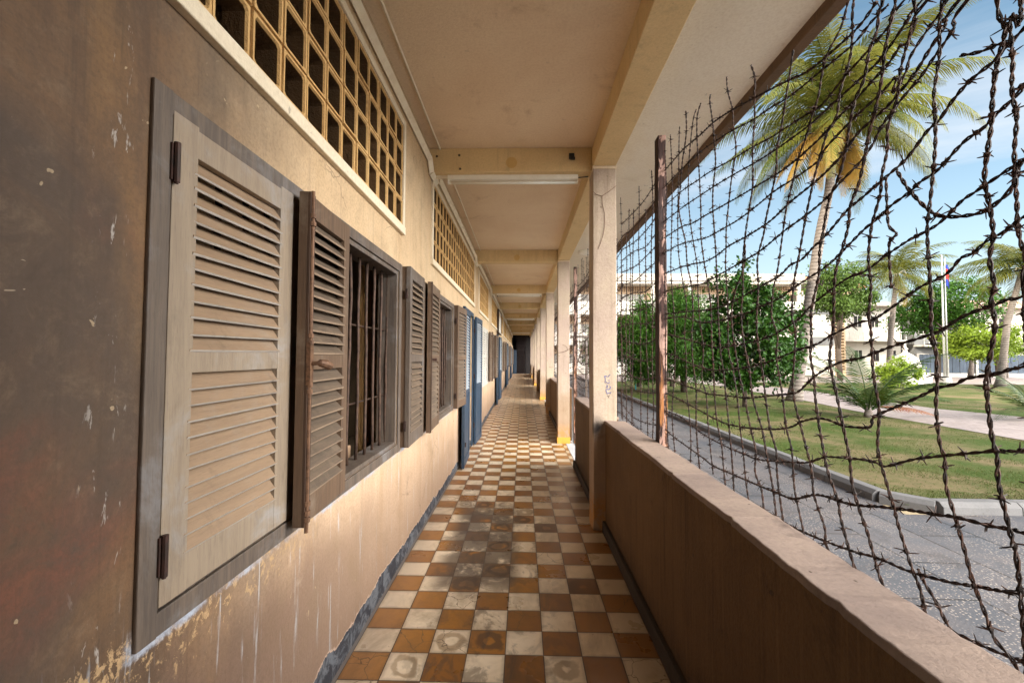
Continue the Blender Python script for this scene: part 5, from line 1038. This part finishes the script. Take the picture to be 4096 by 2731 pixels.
# white house with flat balconies
def house(name, label, x0, x1, y, h, floors, roofm, over=.5, fence_=None, roof_h=.9, wins=4, depth=9, wallm='white_paint', extra=None):
    o = empty(name, ((x0+x1)/2, y, GZ), label=label, cat='house'); slab('wall', x0, x1, y, y+depth, GZ, h, wallm, o)
    fh = (h-GZ)/floors
    for f in range(floors):
        zb = GZ+f*fh
        for i in range(wins):
            xa = x0+(x1-x0)*(i+.2)/wins; xb = x0+(x1-x0)*(i+.72)/wins
            fr = MB(); fr.box(xa, xb, y-.05, y-.001, zb+fh*.38, zb+fh*.74); wi = fr.build('window', 'white_paint', o)
            pn = MB(); pn.box(xa+.08, (xa+xb)/2-.04, y-.06, y-.051, zb+fh*.38+.08, zb+fh*.74-.08); pn.box((xa+xb)/2+.04, xb-.08, y-.06, y-.051, zb+fh*.38+.08, zb+fh*.74-.08); pn.build('pane', 'dark', wi)
        if f:
            bl_ = slab('balcony', x0-.1, x1+.1, y-1.3, y-.002, zb-.1, zb+.06, 'white_paint', o); rl = MB()
            rl.box(x0-.1, x1+.1, y-1.3, y-1.24, zb+.9, zb+.96)
            for q in range(int((x1-x0)/.5)+1): rl.box(x0-.1+q*.5, x0-.06+q*.5, y-1.295, y-1.25, zb+.061, zb+.899)
            rl.build('railing', 'steel', bl_)
    rf = MB(); a, c = x0-over, x1+over; d0, d1 = y-over-.6, y+depth+over
    if roof_h: rf.add([(a,d0,h),(c,d0,h),(c,d1,h),(a,d1,h),(a+1.6,(d0+d1)/2,h+roof_h),(c-1.6,(d0+d1)/2,h+roof_h)], [(0,3,2,1),(0,1,5,4),(1,2,5),(2,3,4,5),(3,0,4)])
    else: rf.box(a, c, d0, d1, h, h+.4)
    rf.build('roof', roofm, o); return o
house('white_house', 'white two storey house with small dark windows behind the far palm', 34.8, 42.2, 47.5, 7.3, 2, 'stained', roof_h=0, wins=4)
house('tiled_house', 'tall house with a clay tiled roof rising over the white one', 36.4, 47.5, 60, 11.4, 3, 'roof_tile', roof_h=2.4, wins=5, wallm='ochre')
house('dark_balcony_house', 'shadowed house with yellow edged balcony behind the flagpoles', 42.9, 47.0, 46.6, 6.2, 2, 'pink_roof', roof_h=.7, wins=2, wallm='grey_win')
house('pink_roofed_house', 'white house with a faded pink roof at the right edge', 47.8, 58.5, 45.8, 6.9, 2, 'pink_roof', roof_h=1.5, wins=4)
house('terrace_house', 'clay roofed terrace glimpsed over the school block by the leaning palm', 29, 42, 66, 11.7, 3, 'roof_tile', roof_h=2.8, wins=5, wallm='ochre')
fe = empty('yard_fence', (44,43,GZ), label='dark blue grey sheet fence on a white base behind the flagpoles', cat='fence')
b = MB()
for i in range(64): b.box(37+i*.36, 37.33+i*.36, 43.0+(.02 if i % 2 else 0), 43.04+(.02 if i % 2 else 0), .12, 1.95)
b.build('sheets', 'fence_blue', fe)
for i in range(9): slab('fence_post', 36.9+i*2.9, 37.12+i*2.9, 42.8, 42.99, GZ, 2.1, 'white_paint', fe)
slab('fence_base', 36.9, 60.2, 42.9, 42.985, GZ, .11, 'white_paint', fe)
# white shrine with a dome
sh = empty('shrine', (27.7,30,GZ), label='small white domed shrine on a stepped base', cat='shrine'); b = MB(); b.box(26.7,28.7,29,31,GZ,.25); b.box(26.95,28.45,29.25,30.75,.251,.8); b.build('base', 'white_paint', sh, .03)
b = MB(); pr_ = [(.82,.801),(.86,.95),(.84,1.2),(.72,1.5),(.52,1.75),(.26,1.93),(.14,2.0),(.12,2.2),(.2,2.24),(.08,2.36),(.05,2.7),(.01,2.95)]
b.tube([(27.7,30,z) for r_, z in pr_], [r_ for r_, z in pr_], 20); b.build('dome', 'white_paint', sh, smooth=True)
# two flagpoles
fp = empty('flagpole', (30.45,30,GZ), label='taller plain steel flagpole on a round base, left of the pair', cat='flagpole')
b = MB(); b.tube([(30.45,30,GZ),(30.45,30,9.1)], [.07,.04], 8); b.build('pole', 'steel', fp, smooth=True); b = MB(); b.tube([(30.45,30,GZ),(30.45,30,.25),(30.45,30,.3)], [.3,.26,.12], 12); b.build('base', 'white_paint', fp)
fp = empty('flagpole', (30.85,30.2,GZ), label='flagpole carrying a limp red and blue flag, right of the pair', cat='flagpole')
b = MB(); b.tube([(30.85,30.2,GZ),(30.85,30.2,8.9)], [.06,.035], 8); b.build('pole', 'steel', fp, smooth=True); b = MB(); b.tube([(30.85,30.2,GZ),(30.85,30.2,.22)], [.26,.2], 12); b.build('base', 'white_paint', fp)
fl = empty('flag', (30.9,30.2,7.5), label='limp red and blue flag hanging from the right flagpole', cat='flag')
for nm, za, zb, mt in (('blue_stripe',8.5,8.2,'flag_blue'),('red_stripe',8.198,7.45,'flag_red'),('lower_blue_stripe',7.448,6.95,'flag_blue')):
    b = MB(); vs = []; n = 8
    for i in range(n+1):
        f = i/n; yy = 30.2+.05*math.sin(f*9); xx = 30.9+.26*f*(1 if za > 7.2 else .8); s_ = f*.28
        vs += [(xx,yy,za-s_),(xx,yy,zb-s_),(xx,yy+.012,za-s_),(xx,yy+.012,zb-s_)]
    fs = []
    for i in range(n): q = 4*i; fs += [(q,q+4,q+5,q+1),(q+2,q+3,q+7,q+6),(q,q+2,q+6,q+4),(q+1,q+5,q+7,q+3)]
    b.add(vs, fs); b.build(nm, mt, fl)
# lamp column, trunks by the fence
for i, (x, y, h) in enumerate(((47.0,41.5,7.8),(51.6,41,6.5),(44.0,41.8,3.0))):
    b = MB(); b.tube([(x,y,GZ),(x+.15,y,GZ+h*.5),(x+.1,y,GZ+h)], [.24,.17,.14], 9)
    o = empty('trimmed_palm', (x,y,GZ), label=['tall bare palm trunk before the blue fence', 'palm trunk farther right before the pink roofed house', 'short pale palm trunk before the blue fence'][i], cat='palm tree'); b.build('trunk', 'palm_bark', o, smooth=True)
    c = MB(); rg = random.Random(70+i)
    for q in range(12): frond(c, rg, (x+.1,y,GZ+h), q*2.4, R(60-8*q), 2.3, R(60), .7, 18, hang=.6)
    c.build('crown', 'palm', o)
